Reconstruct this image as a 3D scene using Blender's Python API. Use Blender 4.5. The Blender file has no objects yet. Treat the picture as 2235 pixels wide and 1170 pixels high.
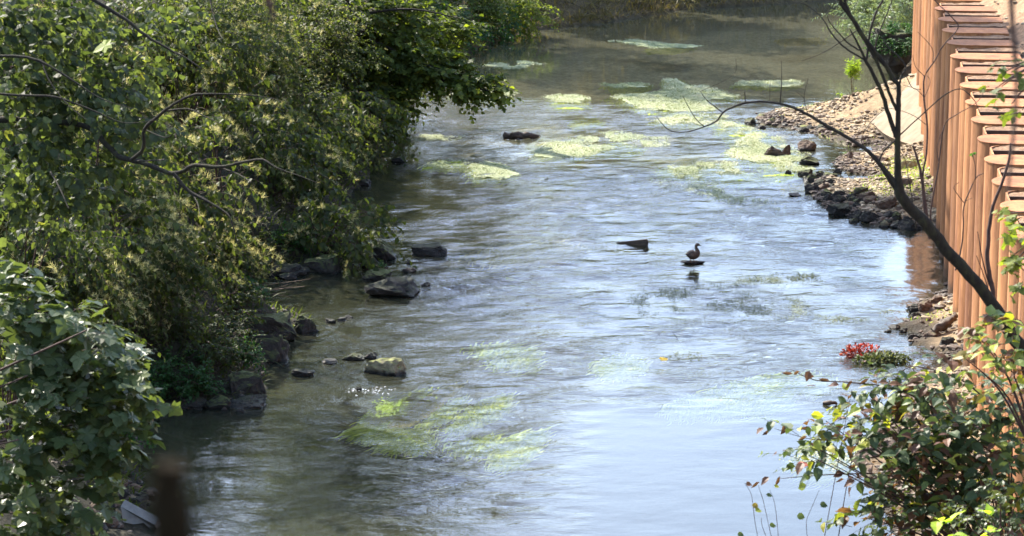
import bpy, math, random
import numpy as np
from mathutils import Vector
R = math.radians
rng = np.random.default_rng(7)
random.seed(7)
SC = bpy.context.scene
COL = SC.collection

# ------------------------------------------------------------------ camera
F = 6076.0; TH = math.atan(1300 / F); H = 9.9
cam_d = bpy.data.cameras.new('camera'); cam = bpy.data.objects.new('camera', cam_d); COL.objects.link(cam)
cam.location = (0, 0, H); cam.rotation_euler = (R(90) - TH, 0, 0)
cam_d.sensor_width = 36; cam_d.lens = F / 2235 * 36
cam_d.clip_start = 0.5; cam_d.clip_end = 3000
cam_d.dof.use_dof = True; cam_d.dof.focus_distance = 42; cam_d.dof.aperture_fstop = 7.0
SC.camera = cam

# ------------------------------------------------------------------ sky, sun, exposure
SUN_AZ, SUN_EL = R(-38), R(42)
W = bpy.data.worlds.new('World'); SC.world = W; W.use_nodes = True
nt = W.node_tree; nt.nodes.clear()
sky = nt.nodes.new('ShaderNodeTexSky'); sky.sky_type = 'NISHITA'; sky.sun_disc = False
sky.sun_elevation = SUN_EL; sky.sun_rotation = SUN_AZ; sky.air_density = 1.0; sky.dust_density = 1.5
bg = nt.nodes.new('ShaderNodeBackground'); bg.inputs[1].default_value = 0.15
wo = nt.nodes.new('ShaderNodeOutputWorld')
nt.links.new(sky.outputs[0], bg.inputs[0]); nt.links.new(bg.outputs[0], wo.inputs[0])
sl = bpy.data.lights.new('sun', 'SUN'); sl.energy = 4.0; sl.angle = R(0.5); sl.color = (1, 0.93, 0.82)
sun = bpy.data.objects.new('sun', sl); COL.objects.link(sun)
SV = Vector((math.sin(SUN_AZ) * math.cos(SUN_EL), math.cos(SUN_AZ) * math.cos(SUN_EL), math.sin(SUN_EL)))
sun.rotation_euler = SV.to_track_quat('Z', 'Y').to_euler()
SC.view_settings.view_transform = 'Standard'; SC.view_settings.look = 'None'
SC.view_settings.exposure = 2.1; SC.view_settings.gamma = 1
SC.render.engine = 'CYCLES'
SC.cycles.max_bounces = 8; SC.cycles.transparent_max_bounces = 12
SC.cycles.caustics_reflective = False; SC.cycles.caustics_refractive = False
SC.cycles.sample_clamp_indirect = 6

# ------------------------------------------------------------------ picture <-> world (used to measure where things stand)
cT, sT = math.cos(TH), math.sin(TH)
def ray(px, py):
    dx = (px - 1117.5) / F; dy = (585 - py) / F
    return np.array([dx, cT + dy * sT, -sT + dy * cT])
def P(px, py, z=0.0):
    r = ray(px, py); return np.array([0, 0, H]) + r * ((z - H) / r[2])
def PD(px, py, Y):
    r = ray(px, py); return np.array([0, 0, H]) + r * (Y / r[1])
def proj(x, y, z):
    zc = y * cT - (z - H) * sT; yc = y * sT + (z - H) * cT
    return 1117.5 + F * x / zc, 585 - F * yc / zc

# ------------------------------------------------------------------ helpers
def tag(o, label=None, cat=None, group=None, kind=None):
    if label: o['label'] = label
    if cat: o['category'] = cat
    if group: o['group'] = group
    if kind: o['kind'] = kind
    return o
def empty(name, loc, label=None, cat=None, group=None):
    o = bpy.data.objects.new(name, None); COL.objects.link(o); o.location = loc
    o.empty_display_size = 0.2
    return tag(o, label, cat, group)
class MB:
    def __init__(s): s.V = []; s.T = []; s.M = []; s.A = []; s.n = 0; s.S = []
    def add(s, V, T, m=0, a=0.5, smooth=False):
        V = np.asarray(V, float).reshape(-1, 3); T = np.asarray(T, int).reshape(-1, 3)
        s.V.append(V); s.T.append(T + s.n); s.n += len(V)
        s.M.append(np.full(len(T), m)); s.S.append(np.full(len(T), smooth))
        s.A.append(np.broadcast_to(np.asarray(a, float), (len(V),)).copy())
    def quads(s, V, Q, **k):
        Q = np.asarray(Q, int).reshape(-1, 4)
        s.add(V, np.concatenate([Q[:, [0, 1, 2]], Q[:, [0, 2, 3]]]), **k)
    def build(s, name, mats, parent=None, origin=None, cols=None):
        if not isinstance(mats, (list, tuple)): mats = [mats]
        V = np.concatenate(s.V); T = np.concatenate(s.T)
        if parent is not None: V = V - np.array(parent.location)
        elif origin is not None: V = V - np.asarray(origin)
        me = bpy.data.meshes.new(name)
        me.vertices.add(len(V)); me.vertices.foreach_set('co', V.astype(np.float32).ravel())
        me.loops.add(len(T) * 3); me.loops.foreach_set('vertex_index', T.astype(np.int32).ravel())
        me.polygons.add(len(T)); me.polygons.foreach_set('loop_start', np.arange(0, len(T) * 3, 3, dtype=np.int32))
        me.polygons.foreach_set('material_index', np.concatenate(s.M).astype(np.int32))
        me.polygons.foreach_set('use_smooth', np.concatenate(s.S).astype(bool))
        at = me.attributes.new('tint', 'FLOAT', 'POINT'); at.data.foreach_set('value', np.concatenate(s.A).astype(np.float32))
        if cols is not None:
            ca = me.attributes.new('alb', 'FLOAT_COLOR', 'POINT')
            c4 = np.concatenate([cols, np.ones((len(cols), 1))], 1).astype(np.float32); ca.data.foreach_set('color', c4.ravel())
        me.update(calc_edges=True); me.validate()
        for m in mats: me.materials.append(m)
        o = bpy.data.objects.new(name, me); COL.objects.link(o)
        if parent is not None: o.parent = parent
        elif origin is not None: o.location = tuple(origin)
        return o
def tube(mb, pts, rad, sides=6, m=0, a=0.5):
    pts = np.asarray(pts, float); n = len(pts); rad = np.broadcast_to(np.asarray(rad, float), (n,))
    t = np.gradient(pts, axis=0); t /= np.linalg.norm(t, axis=1)[:, None] + 1e-9
    up = np.array([0.13, 0.21, 0.97]); up = np.where(np.abs(t @ up)[:, None] > .93, np.array([[0.9, .3, .1]]), up[None, :])
    x = np.cross(t, up); x /= np.linalg.norm(x, axis=1)[:, None]; y = np.cross(t, x)
    an = np.linspace(0, 2 * math.pi, sides, endpoint=False)
    V = pts[:, None, :] + rad[:, None, None] * (np.cos(an)[None, :, None] * x[:, None, :] + np.sin(an)[None, :, None] * y[:, None, :])
    i = np.arange(n - 1)[:, None] * sides; j = np.arange(sides)[None, :]; k = (j + 1) % sides
    Q = np.stack([i + j, i + k, i + sides + k, i + sides + j], -1).reshape(-1, 4)
    mb.quads(V.reshape(-1, 3), Q, m=m, a=a, smooth=True)
    c = n * sides
    mb.add(np.concatenate([V[0], V[-1]]), [[0, q, q + 1] for q in range(1, sides - 1)] + [[sides, sides + q + 1, sides + q] for q in range(1, sides - 1)], m=m, a=a)
def smooth_path(pts, sub=4):
    pts = np.asarray(pts, float); out = []
    for i in range(len(pts) - 1):
        p0 = pts[max(i - 1, 0)]; p1 = pts[i]; p2 = pts[i + 1]; p3 = pts[min(i + 2, len(pts) - 1)]
        for t in np.arange(sub) / sub:
            out.append(.5 * ((2 * p1) + (p2 - p0) * t + (2 * p0 - 5 * p1 + 4 * p2 - p3) * t * t + (-p0 + 3 * p1 - 3 * p2 + p3) * t ** 3))
    out.append(pts[-1]); return np.array(out)
_perm = np.random.default_rng(3).permutation(4096); _gv = np.random.default_rng(4).random(4096)
def vnoise(p):                                  # value noise, p (N,3) -> 0..1
    p = np.asarray(p, float); i = np.floor(p).astype(int); f = p - i; f = f * f * (3 - 2 * f); r = 0
    for dx in (0, 1):
        for dy in (0, 1):
            for dz in (0, 1):
                h = _gv[_perm[(_perm[(_perm[(i[:, 0] + dx) & 4095] + i[:, 1] + dy) & 4095] + i[:, 2] + dz) & 4095]]
                w = (f[:, 0] if dx else 1 - f[:, 0]) * (f[:, 1] if dy else 1 - f[:, 1]) * (f[:, 2] if dz else 1 - f[:, 2])
                r = r + h * w
    return r
def fbm(p, o=4):
    p = np.asarray(p, float); r = 0; a = .5; s = 0
    for k in range(o): r = r + a * vnoise(p * (2 ** k) + 17.3 * k); s += a; a *= .5
    return r / s
def n2(x, y, s=1.0, o=4, seed=0): return fbm(np.stack([x * s + seed * 31.7, y * s + seed * 11.1, np.full_like(x, seed * 1.7)], -1), o)

# ------------------------------------------------------------------ materials
def new_mat(name):
    m = bpy.data.materials.new(name); m.use_nodes = True; t = m.node_tree; t.nodes.clear()
    out = t.nodes.new('ShaderNodeOutputMaterial'); return m, t, out
def N(t, ty, **k):
    n = t.nodes.new(ty)
    for a, b in k.items(): setattr(n, a, b)
    return n
def ramp(t, stops, inp):
    r = N(t, 'ShaderNodeValToRGB'); e = r.color_ramp.elements
    while len(e) < len(stops): e.new(.5)
    for q, (p, c) in zip(e, stops): q.position = p; q.color = (*c, 1)
    t.links.new(inp, r.inputs[0]); return r.outputs[0]
def noise(t, scale, detail=4, rough=.6, vec=None, dist=0):
    n = N(t, 'ShaderNodeTexNoise'); n.inputs['Scale'].default_value = scale; n.inputs['Detail'].default_value = detail
    n.inputs['Roughness'].default_value = rough; n.inputs['Distortion'].default_value = dist
    if vec is not None: t.links.new(vec, n.inputs['Vector'])
    return n.outputs['Fac']
def wpos(t, scale=(1, 1, 1)):
    g = N(t, 'ShaderNodeNewGeometry'); m = N(t, 'ShaderNodeMapping'); m.inputs['Scale'].default_value = scale
    t.links.new(g.outputs['Position'], m.inputs['Vector']); return m.outputs[0]
def bump(t, h, strength=.3, dist=.02, normal=None):
    b = N(t, 'ShaderNodeBump'); b.inputs['Strength'].default_value = strength; b.inputs['Distance'].default_value = dist
    t.links.new(h, b.inputs['Height'])
    if normal is not None: t.links.new(normal, b.inputs['Normal'])
    return b.outputs[0]
def mixc(t, a, b, f, mode='MIX'):
    m = N(t, 'ShaderNodeMix', data_type='RGBA', blend_type=mode)
    for s, v in ((0, f), (6, a), (7, b)):
        if hasattr(v, 'is_linked') or hasattr(v, 'links'): t.links.new(v, m.inputs[s])
        elif s == 0: m.inputs[0].default_value = v
        else: m.inputs[s].default_value = (*v, 1)
    return m.outputs[2]
def leaf_mat(name, stops, trans=.5, rough=.55, tboost=(1.9, 1.9, .7)):
    m, t, out = new_mat(name)
    a = N(t, 'ShaderNodeAttribute', attribute_name='tint')
    c = ramp(t, stops, a.outputs['Fac'])
    nn = noise(t, 30, 3, .6, wpos(t)); c = mixc(t, c, (.02, .03, .015), mixf(t, nn, .55, .85, .0, .35))
    b = N(t, 'ShaderNodeBsdfPrincipled'); t.links.new(c, b.inputs['Base Color']); b.inputs['Roughness'].default_value = rough
    b.inputs['Specular IOR Level'].default_value = .22
    tc = mixc(t, c, tboost, 1.0, 'MULTIPLY')
    tr = N(t, 'ShaderNodeBsdfTranslucent'); t.links.new(tc, tr.inputs[0])
    mx = N(t, 'ShaderNodeMixShader'); mx.inputs[0].default_value = trans
    t.links.new(b.outputs[0], mx.inputs[1]); t.links.new(tr.outputs[0], mx.inputs[2]); t.links.new(mx.outputs[0], out.inputs[0])
    return m
def mixf(t, v, a, b, c, d):
    m = N(t, 'ShaderNodeMapRange'); m.inputs[1].default_value = a; m.inputs[2].default_value = b; m.inputs[3].default_value = c; m.inputs[4].default_value = d
    t.links.new(v, m.inputs[0]); return m.outputs[0]
def std_mat(name, stops, scale=6, detail=6, rough=.85, bstr=.4, bdist=.02, vscale=(1, 1, 1), stain=None, spec=.3):
    m, t, out = new_mat(name); v = wpos(t, vscale)
    n = noise(t, scale, detail, .65, v); c = ramp(t, stops, n)
    if stain:
        col, sc, lo, hi = stain
        c = mixc(t, c, col, mixf(t, noise(t, sc, 5, .6, wpos(t)), lo, hi, 0, 1))
    b = N(t, 'ShaderNodeBsdfPrincipled'); t.links.new(c, b.inputs['Base Color']); b.inputs['Roughness'].default_value = rough
    b.inputs['Specular IOR Level'].default_value = spec
    t.links.new(bump(t, noise(t, scale * 3, 6, .7, v), bstr, bdist), b.inputs['Normal'])
    t.links.new(b.outputs[0], out.inputs[0]); return m

M = {}
M['aspen'] = leaf_mat('aspen_leaf', [(0, (.022, .034, .015)), (.5, (.045, .062, .027)), (.85, (.095, .12, .05)), (.95, (.28, .27, .05)), (1, (.2, .09, .04))])
M['knot'] = leaf_mat('knotweed_leaf', [(0, (.022, .034, .01)), (.5, (.062, .082, .024)), (.88, (.17, .19, .048)), (.95, (.33, .32, .05)), (1, (.22, .1, .04))])
M['plume'] = leaf_mat('cream_plume', [(0, (.2, .21, .07)), (1, (.6, .56, .28))], .4, .8, (1.1, 1.05, .8))
M['maple'] = leaf_mat('maple_leaf', [(0, (.03, .046, .01)), (.55, (.08, .11, .022)), (.85, (.2, .24, .04)), (.95, (.34, .34, .04)), (1, (.35, .15, .03))], .5, tboost=(1.6, 1.6, .5))
M['sycamore'] = leaf_mat('sycamore_leaf', [(0, (.03, .045, .017)), (.6, (.072, .096, .038)), (.9, (.15, .18, .045)), (1, (.42, .45, .05))], .36, .38)
M['yellow'] = leaf_mat('yellowing_glow_leaf', [(0, (.14, .19, .03)), (.6, (.3, .33, .04)), (1, (.5, .36, .04))], .5)
M['herb'] = leaf_mat('herb_leaf', [(0, (.018, .05, .013)), (.6, (.04, .105, .028)), (1, (.16, .28, .06))], .4)
M['willow'] = leaf_mat('willow_leaf', [(0, (.09, .13, .07)), (.6, (.25, .31, .22)), (1, (.5, .55, .42))], .3, .4)
M['shrub'] = leaf_mat('shrub_leaf', [(0, (.03, .05, .02)), (.5, (.07, .1, .042)), (.58, (.15, .2, .05)), (.64, (.32, .34, .04)), (.68, (.14, .07, .04)), (1, (.07, .035, .028))], .36, .5, (1.3, 1.3, .55))
M['lime'] = leaf_mat('lime_leaf', [(0, (.2, .33, .04)), (1, (.45, .58, .07))], .5)
M['weedtop'] = leaf_mat('surface_weed', [(0, (.1, .14, .04)), (.35, (.25, .285, .14)), (.65, (.37, .385, .23)), (.9, (.52, .52, .38)), (1, (.42, .32, .22))], .15, .6)
M['weedpale'] = leaf_mat('pale_surface_weed', [(0, (.2, .26, .12)), (.5, (.3, .33, .2)), (1, (.45, .47, .34))], .15, .6)
M['weeddark'] = leaf_mat('dark_surface_weed', [(0, (.03, .045, .02)), (.7, (.09, .11, .05)), (1, (.3, .33, .2))], .15, .6)
M['weedsub'] = leaf_mat('submerged_weed', [(0, (.1, .17, .02)), (.5, (.36, .45, .045)), (1, (.68, .72, .14))], .3, .9)
M['plumegreen'] = leaf_mat('green_weed_plume', [(0, (.07, .12, .02)), (.5, (.17, .25, .035)), (.85, (.3, .38, .08)), (1, (.5, .5, .28))], .2, .8)
M['stub'] = std_mat('brown_stub', [(.3, (.008, .006, .004)), (.7, (.018, .014, .008))], 30, 4, .95, .4, .004, spec=.02)
M['foam'] = leaf_mat('foam', [(0, (.6, .62, .62)), (1, (.8, .82, .82))], .2, .6, (1, 1, 1))
M['weedbrown'] = leaf_mat('brown_submerged_weed', [(0, (.14, .13, .03)), (.6, (.33, .27, .06)), (1, (.48, .42, .12))], .3, .9)
M['grass'] = leaf_mat('grass_blade', [(0, (.09, .16, .025)), (.6, (.22, .33, .04)), (1, (.36, .42, .08))], .45)
M['dry'] = leaf_mat('dry_grass', [(0, (.09, .08, .035)), (.6, (.16, .13, .06)), (1, (.26, .19, .1))], .3)
M['redleaf'] = leaf_mat('red_netting', [(0, (.05, .015, .012)), (.4, (.18, .025, .018)), (.8, (.34, .05, .03)), (1, (.4, .2, .14))], .35, .5, (1.3, .8, .6))
M['bark'] = std_mat('bark', [(.3, (.01, .008, .006)), (.55, (.026, .021, .015)), (.8, (.055, .05, .028))], 14, 6, .9, .6, .01)
M['mossbark'] = std_mat('mossy_bark', [(.3, (.008, .006, .004)), (.5, (.018, .014, .009)), (.7, (.035, .034, .013))], 22, 6, .95, .8, .012, (1, 1, .5))
M['twig'] = std_mat('twig_bark', [(.3, (.025, .014, .011)), (.7, (.075, .04, .03))], 20, 4, .8, .3, .004)
M['pale_twig'] = std_mat('dry_twig', [(.3, (.09, .06, .045)), (.7, (.2, .14, .1))], 20, 4, .8, .3, .004)
def rock_mat(name, stops, moss, lo, hi, wet=True):
    m, t, out = new_mat(name); v = wpos(t); n = noise(t, 9, 8, .7, v); c = ramp(t, stops, n)
    g = N(t, 'ShaderNodeNewGeometry'); sx = N(t, 'ShaderNodeSeparateXYZ'); t.links.new(g.outputs['Normal'], sx.inputs[0])
    mn = N(t, 'ShaderNodeMath', operation='MULTIPLY_ADD'); t.links.new(noise(t, 6, 5, .6, v), mn.inputs[0]); mn.inputs[1].default_value = 1.4
    t.links.new(sx.outputs[2], mn.inputs[2]); f = mixf(t, mn.outputs[0], lo, hi, 0, 1)
    c = mixc(t, c, mixc(t, moss, (moss[0] * 1.9, moss[1] * 1.6, moss[2] * 1.6), noise(t, 30, 4, .6, v)), f)
    sp = N(t, 'ShaderNodeSeparateXYZ'); t.links.new(g.outputs['Position'], sp.inputs[0])
    wetf = mixf(t, sp.outputs[2], .02, .09, 1, 0)
    c = mixc(t, c, (.015, .014, .01), wetf)
    b = N(t, 'ShaderNodeBsdfPrincipled'); t.links.new(c, b.inputs['Base Color'])
    t.links.new(mixf(t, wetf, 0, 1, .85, .25), b.inputs['Roughness'])
    t.links.new(bump(t, noise(t, 16, 9, .8, v), 1.0, .06), b.inputs['Normal'])
    t.links.new(b.outputs[0], out.inputs[0]); return m
M['rock_dark'] = rock_mat('dark_rock', [(.3, (.012, .011, .009)), (.6, (.032, .028, .024)), (.8, (.06, .054, .046))], (.025, .034, .009), 1.3, 1.9)
M['rock_moss'] = rock_mat('mossy_rock', [(.3, (.015, .013, .01)), (.6, (.04, .034, .028)), (.8, (.075, .065, .05))], (.045, .06, .012), .9, 1.5)
M['rock_tan'] = rock_mat('tan_rock', [(.3, (.2, .16, .09)), (.6, (.36, .31, .18)), (.8, (.48, .42, .27))], (.12, .16, .025), 1.1, 1.8)
M['rock_brown'] = rock_mat('brown_rock', [(.3, (.07, .045, .03)), (.6, (.17, .11, .075)), (.8, (.28, .2, .14))], (.08, .085, .03), 1.45, 2.0)
M['concrete'] = std_mat('weathered_concrete', [(.3, (.12, .09, .058)), (.5, (.19, .145, .095)), (.75, (.23, .185, .125))], 3, 8, .9, .35, .02, stain=((.14, .11, .07), 2.2, .55, .75))
M['concrete_grey'] = std_mat('grey_concrete', [(.3, (.13, .13, .12)), (.7, (.28, .28, .26))], 4, 8, .9, .5, .02)
def rust_mat(name, stops, vs):
    m, t, out = new_mat(name)
    v = wpos(t, vs); c = ramp(t, stops, noise(t, 5, 6, .65, v))
    c = mixc(t, c, (.14, .06, .03), mixf(t, noise(t, 1.7, 6, .75, wpos(t, (1.6, 1.6, .35))), .46, .66, 0, .9))
    c = mixc(t, c, (.42, .26, .14), mixf(t, noise(t, 38, 3, .7, wpos(t, (1, 1, .5))), .66, .74, 0, .7))
    v3 = wpos(t, (5, 5, .25)); c = mixc(t, c, (.1, .045, .03), mixf(t, noise(t, 2.2, 5, .75, v3), .56, .7, 0, .8))
    c = mixc(t, c, (.4, .25, .14), mixf(t, noise(t, 3.1, 5, .75, v3), .58, .72, 0, .55))
    sz = N(t, 'ShaderNodeSeparateXYZ'); t.links.new(wpos(t), sz.inputs[0]); ad = N(t, 'ShaderNodeMath', operation='MULTIPLY_ADD'); t.links.new(noise(t, 4, 4, .6, wpos(t)), ad.inputs[0]); ad.inputs[1].default_value = -.35; t.links.new(sz.outputs[2], ad.inputs[2])
    c = mixc(t, c, (.05, .035, .022), mixf(t, ad.outputs[0], -.02, .2, .85, 0))
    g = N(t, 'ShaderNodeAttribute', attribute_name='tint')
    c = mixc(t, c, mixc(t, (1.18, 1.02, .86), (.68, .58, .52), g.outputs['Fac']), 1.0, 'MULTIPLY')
    b = N(t, 'ShaderNodeBsdfPrincipled'); t.links.new(c, b.inputs['Base Color']); b.inputs['Roughness'].default_value = .8
    b.inputs['Specular IOR Level'].default_value = .25
    t.links.new(bump(t, noise(t, 30, 8, .75, v), .45, .01), b.inputs['Normal'])
    t.links.new(b.outputs[0], out.inputs[0]); return m
M['rust'] = rust_mat('rusty_steel', [(.25, (.19, .09, .04)), (.5, (.33, .17, .078)), (.8, (.42, .25, .125))], (1.5, 1.5, .12))
M['rust_cap'] = rust_mat('rusty_cap_plate', [(.25, (.17, .075, .03)), (.5, (.3, .14, .058)), (.8, (.37, .2, .09))], (1, 1, 1))
M['rust_shaded'] = std_mat('shaded_rusty_web', [(.3, (.03, .018, .012)), (.7, (.09, .05, .03))], 8, 5, .9, .4, .01)
M['dirt'] = std_mat('orange_dirt', [(.25, (.12, .065, .035)), (.5, (.27, .16, .09)), (.75, (.4, .26, .16))], 9, 8, .95, 1.0, .06)
M['wood'] = std_mat('wet_dark_wood', [(.3, (.03, .022, .016)), (.7, (.11, .08, .055))], 10, 6, .7, .6, .01, (1, 1, 4))
M['pebble'] = None
def ground_mat():
    m, t, out = new_mat('ground'); a = N(t, 'ShaderNodeAttribute', attribute_name='alb')
    v = wpos(t); n = noise(t, 7, 9, .72, v)
    c = mixc(t, a.outputs['Color'], ramp(t, [(.25, (.35, .33, .3)), (.5, (.9, .9, .9)), (.75, (1.6, 1.55, 1.5))], n), 1.0, 'MULTIPLY')
    b = N(t, 'ShaderNodeBsdfPrincipled'); t.links.new(c, b.inputs['Base Color']); b.inputs['Roughness'].default_value = .9
    b.inputs['Specular IOR Level'].default_value = .25
    t.links.new(bump(t, noise(t, 14, 9, .75, v), 1.0, .08), b.inputs['Normal'])
    t.links.new(b.outputs[0], out.inputs[0]); return m
M['ground'] = ground_mat()
def pebble_mat():
    m, t, out = new_mat('pebbles'); a = N(t, 'ShaderNodeAttribute', attribute_name='tint')
    c = ramp(t, [(0, (.03, .025, .02)), (.35, (.1, .07, .05)), (.6, (.2, .15, .09)), (.85, (.33, .26, .16)), (1, (.5, .41, .28))], a.outputs['Fac'])
    c = mixc(t, c, (.04, .035, .02), mixf(t, noise(t, 25, 5, .7, wpos(t)), .5, .8, 0, .8))
    b = N(t, 'ShaderNodeBsdfPrincipled'); t.links.new(c, b.inputs['Base Color']); b.inputs['Roughness'].default_value = .8
    t.links.new(b.outputs[0], out.inputs[0]); return m
M['pebble'] = pebble_mat()
def water_mat():
    m, t, out = new_mat('water')
    a = N(t, 'ShaderNodeAttribute', attribute_name='tint')
    v = wpos(t, (.45, 1, 1)); h1 = noise(t, 5.5, 3, .55, v, .6)
    v2 = wpos(t, (.5, 1, 1)); h2 = noise(t, 17, 3, .6, v2, .8)
    hm = N(t, 'ShaderNodeMath', operation='MULTIPLY_ADD'); t.links.new(h2, hm.inputs[0]); hm.inputs[1].default_value = .3; t.links.new(h1, hm.inputs[2])
    ha = N(t, 'ShaderNodeMath', operation='MULTIPLY'); t.links.new(hm.outputs[0], ha.inputs[0]); t.links.new(a.outputs['Fac'], ha.inputs[1])
    nrm = bump(t, ha.outputs[0], 1.0, .032)
    fr = N(t, 'ShaderNodeFresnel'); fr.inputs[0].default_value = 1.42; t.links.new(nrm, fr.inputs[1])
    gl = N(t, 'ShaderNodeBsdfGlossy'); gl.inputs['Roughness'].default_value = .04; gl.inputs[0].default_value = (.97, .975, 1, 1); t.links.new(nrm, gl.inputs['Normal'])
    tr = N(t, 'ShaderNodeBsdfTransparent'); tr.inputs[0].default_value = (.92, .93, .82, 1)
    df = N(t, 'ShaderNodeBsdfDiffuse'); df.inputs[0].default_value = (.125, .128, .082, 1)
    m1 = N(t, 'ShaderNodeMixShader'); m1.inputs[0].default_value = .22
    t.links.new(tr.outputs[0], m1.inputs[1]); t.links.new(df.outputs[0], m1.inputs[2])
    m2 = N(t, 'ShaderNodeMixShader'); t.links.new(fr.outputs[0], m2.inputs[0]); t.links.new(m1.outputs[0], m2.inputs[1]); t.links.new(gl.outputs[0], m2.inputs[2])
    sp = N(t, 'ShaderNodeSeparateXYZ'); t.links.new(wpos(t), sp.inputs[0]); t.links.new(mixc(t, (.07, .074, .046), (.24, .235, .155), mixf(t, sp.outputs[1], 55, 68, 0, 1)), df.inputs[0])     # murk painted paler upstream to imitate the sunlit bank's reflection
    t.links.new(m2.outputs[0], out.inputs[0]); return m
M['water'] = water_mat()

# ------------------------------------------------------------------ plan of the river
WX = lambda y: 6.98 + .1095 * (y - 43.3)          # river face of the sheet pile wall at water level
pp = lambda L: [tuple(P(a, b)[:2]) for a, b in L]
LEFT = [(-4.3, 5), (-4.3, 20), (-4.2, 28)] + pp([(330, 1170), (300, 1060), (325, 900), (440, 888), (575, 882), (575, 800), (620, 745), (690, 705), (640, 690), (500, 665), (480, 640),
       (560, 600), (650, 596), (740, 588), (725, 520), (738, 450), (800, 390), (815, 340), (880, 262), (905, 225), (920, 170), (965, 135), (1060, 100), (1150, 68), (1300, 52), (1500, 20), (1850, -2)]) + [(16, 88), (40, 96), (300, 150)]
RIGHT = [(300, 120), (40, 84)] + pp([(2120, 35), (1965, 62), (1925, 98), (1945, 150), (1985, 188), (1880, 222), (1785, 238), (1700, 243), (1650, 254), (1660, 271), (1720, 281), (1790, 298), (1855, 322),
       (1905, 318), (1905, 335), (1838, 345), (1815, 360), (1850, 378), (1895, 386), (1870, 400), (1785, 392), (1765, 420), (1800, 455), (1870, 480), (1930, 495), (2040, 502)]) + [(8.3, 49.6), (7.6, 45)] + pp([(2068, 622),
       (2035, 648), (1985, 668), (1985, 698), (1945, 716), (2000, 728), (1980, 748), (2050, 772), (2075, 800), (1990, 830), (1950, 870), (1900, 960), (1850, 1005), (1905, 1050), (1955, 1170)]) + [(4.4, 28), (3.2, 20), (3.2, 5)]
WPOLY = np.array(LEFT + RIGHT)
NL = len(LEFT)
def seg_dist(x, y, pts, closed=False):
    d = np.full(x.shape, 1e9)
    n = len(pts); rngi = range(n if closed else n - 1)
    for i in rngi:
        a = pts[i]; b = pts[(i + 1) % n]; ab = (b[0] - a[0], b[1] - a[1]); L = ab[0] ** 2 + ab[1] ** 2 + 1e-12
        t = np.clip(((x - a[0]) * ab[0] + (y - a[1]) * ab[1]) / L, 0, 1)
        d = np.minimum(d, np.hypot(x - a[0] - t * ab[0], y - a[1] - t * ab[1]))
    return d
def inside(x, y, poly):
    c = np.zeros(x.shape, bool); n = len(poly); j = n - 1
    for i in range(n):
        xi, yi = poly[i]; xj, yj = poly[j]
        cond = ((yi > y) != (yj > y)) & (x < (xj - xi) * (y - yi) / (yj - yi + 1e-12) + xi)
        c ^= cond; j = i
    return c
def smst(a, b, v): t = np.clip((v - a) / (b - a), 0, 1); return t * t * (3 - 2 * t)
def ground_h(x, y):
    x = np.asarray(x, float); y = np.asarray(y, float)
    ins = inside(x, y, WPOLY); dl = seg_dist(x, y, LEFT); dr = seg_dist(x, y, RIGHT)
    nz = n2(x, y, .7, 4, 1) - .5; nf = n2(x, y, 3.0, 4, 2) - .5
    hb = -.08 - .45 * smst(0, 1.2, np.minimum(dl, dr)) + .16 * nf
    dln = dl
    hl = .05 + .22 * np.minimum(dln, .6) + .8 * np.clip(dln - .5, 0, 5.5) + .12 * np.clip(dln - 6, 0, 60) + .7 * nz * smst(0, 2, dln) + .2 * nf
    hr = .02 + .2 * np.minimum(dr, 4) + .18 * nf + .12 * nz
    hr = hr + .55 * smst(1.0, 3.2, dr) * smst(50, 56, y) * smst(70, 64, y)
    nearb = smst(31, 22, y); hr = hr + nearb * np.clip(dr * 1.3, 0, 4.5)
    farr = smst(66, 74, y) * smst(8.2, 10, x); hr = hr + farr * 2.0 * smst(0, 3, dr)
    left = dl < dr
    h = np.where(ins, hb, np.where(left, hl, hr))
    u = (x - WX(y)) * .994
    up = (u > .98 - .3 * smst(49, 53, y)) & (y < 64.8) & ~left
    hu = 3.58 + .06 * smst(49, 53, y) + .62 * np.clip(u - 1.25 + .55 * smst(49, 55, y), 0, 9) + .12 * nf * 2 + .25 * nz * smst(1, 2.5, u)
    h = np.where(up, hu, h)
    h = np.where((u > .2) & (u <= .98) & ~up & (y < 64.8) & ~left, np.minimum(h, .6), h)
    return h
def gh1(x, y): return float(ground_h(np.array([x]), np.array([y]))[0])

def axis(segs):
    out = []
    for a, b, s in segs: out.append(np.arange(a, b, s))
    return np.unique(np.round(np.concatenate(out + [np.array([segs[-1][1]])]), 4))
gx = axis([(-420, -40, 20), (-40, -14, 2), (-14, -7, .35), (-7, 11.5, .12), (11.5, 20, .6), (20, 60, 5), (60, 420, 30)])
gy = axis([(-60, 10, 10), (10, 26, 1), (26, 30, .3), (30, 66, .15), (66, 92, .25), (92, 130, 2), (130, 900, 35)])
X, Y = np.meshgrid(gx, gy, indexing='ij'); xf, yf = X.ravel(), Y.ravel()
Z = ground_h(xf, yf)
ins = inside(xf, yf, WPOLY); dl = seg_dist(xf, yf, LEFT); dr = seg_dist(xf, yf, RIGHT); u = (xf - WX(yf)) * .994
cols = np.zeros((len(xf), 3)); cols[:] = (.034, .031, .017)
nA = n2(xf, yf, .9, 4, 5)[:, None]; nB = n2(xf, yf, .25, 3, 6)[:, None]
bt = (smst(52, 62, yf) * smst(-3, 1, xf) * smst(.5, 2, dl))[:, None]; bed = (np.array([.045, .042, .024]) * (1 - bt) + np.array([.42, .38, .25]) * bt) * (.4 + 1.2 * nA); cols[ins] = bed[ins]  # bed painted dark for near shade, pale to brighten the upstream pool
rb = (~ins) & (dr < dl)
tan = np.array([.33, .24, .14]) * (.5 + .95 * nA); mud = np.array([.055, .045, .032]) * (.5 + nA)
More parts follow.
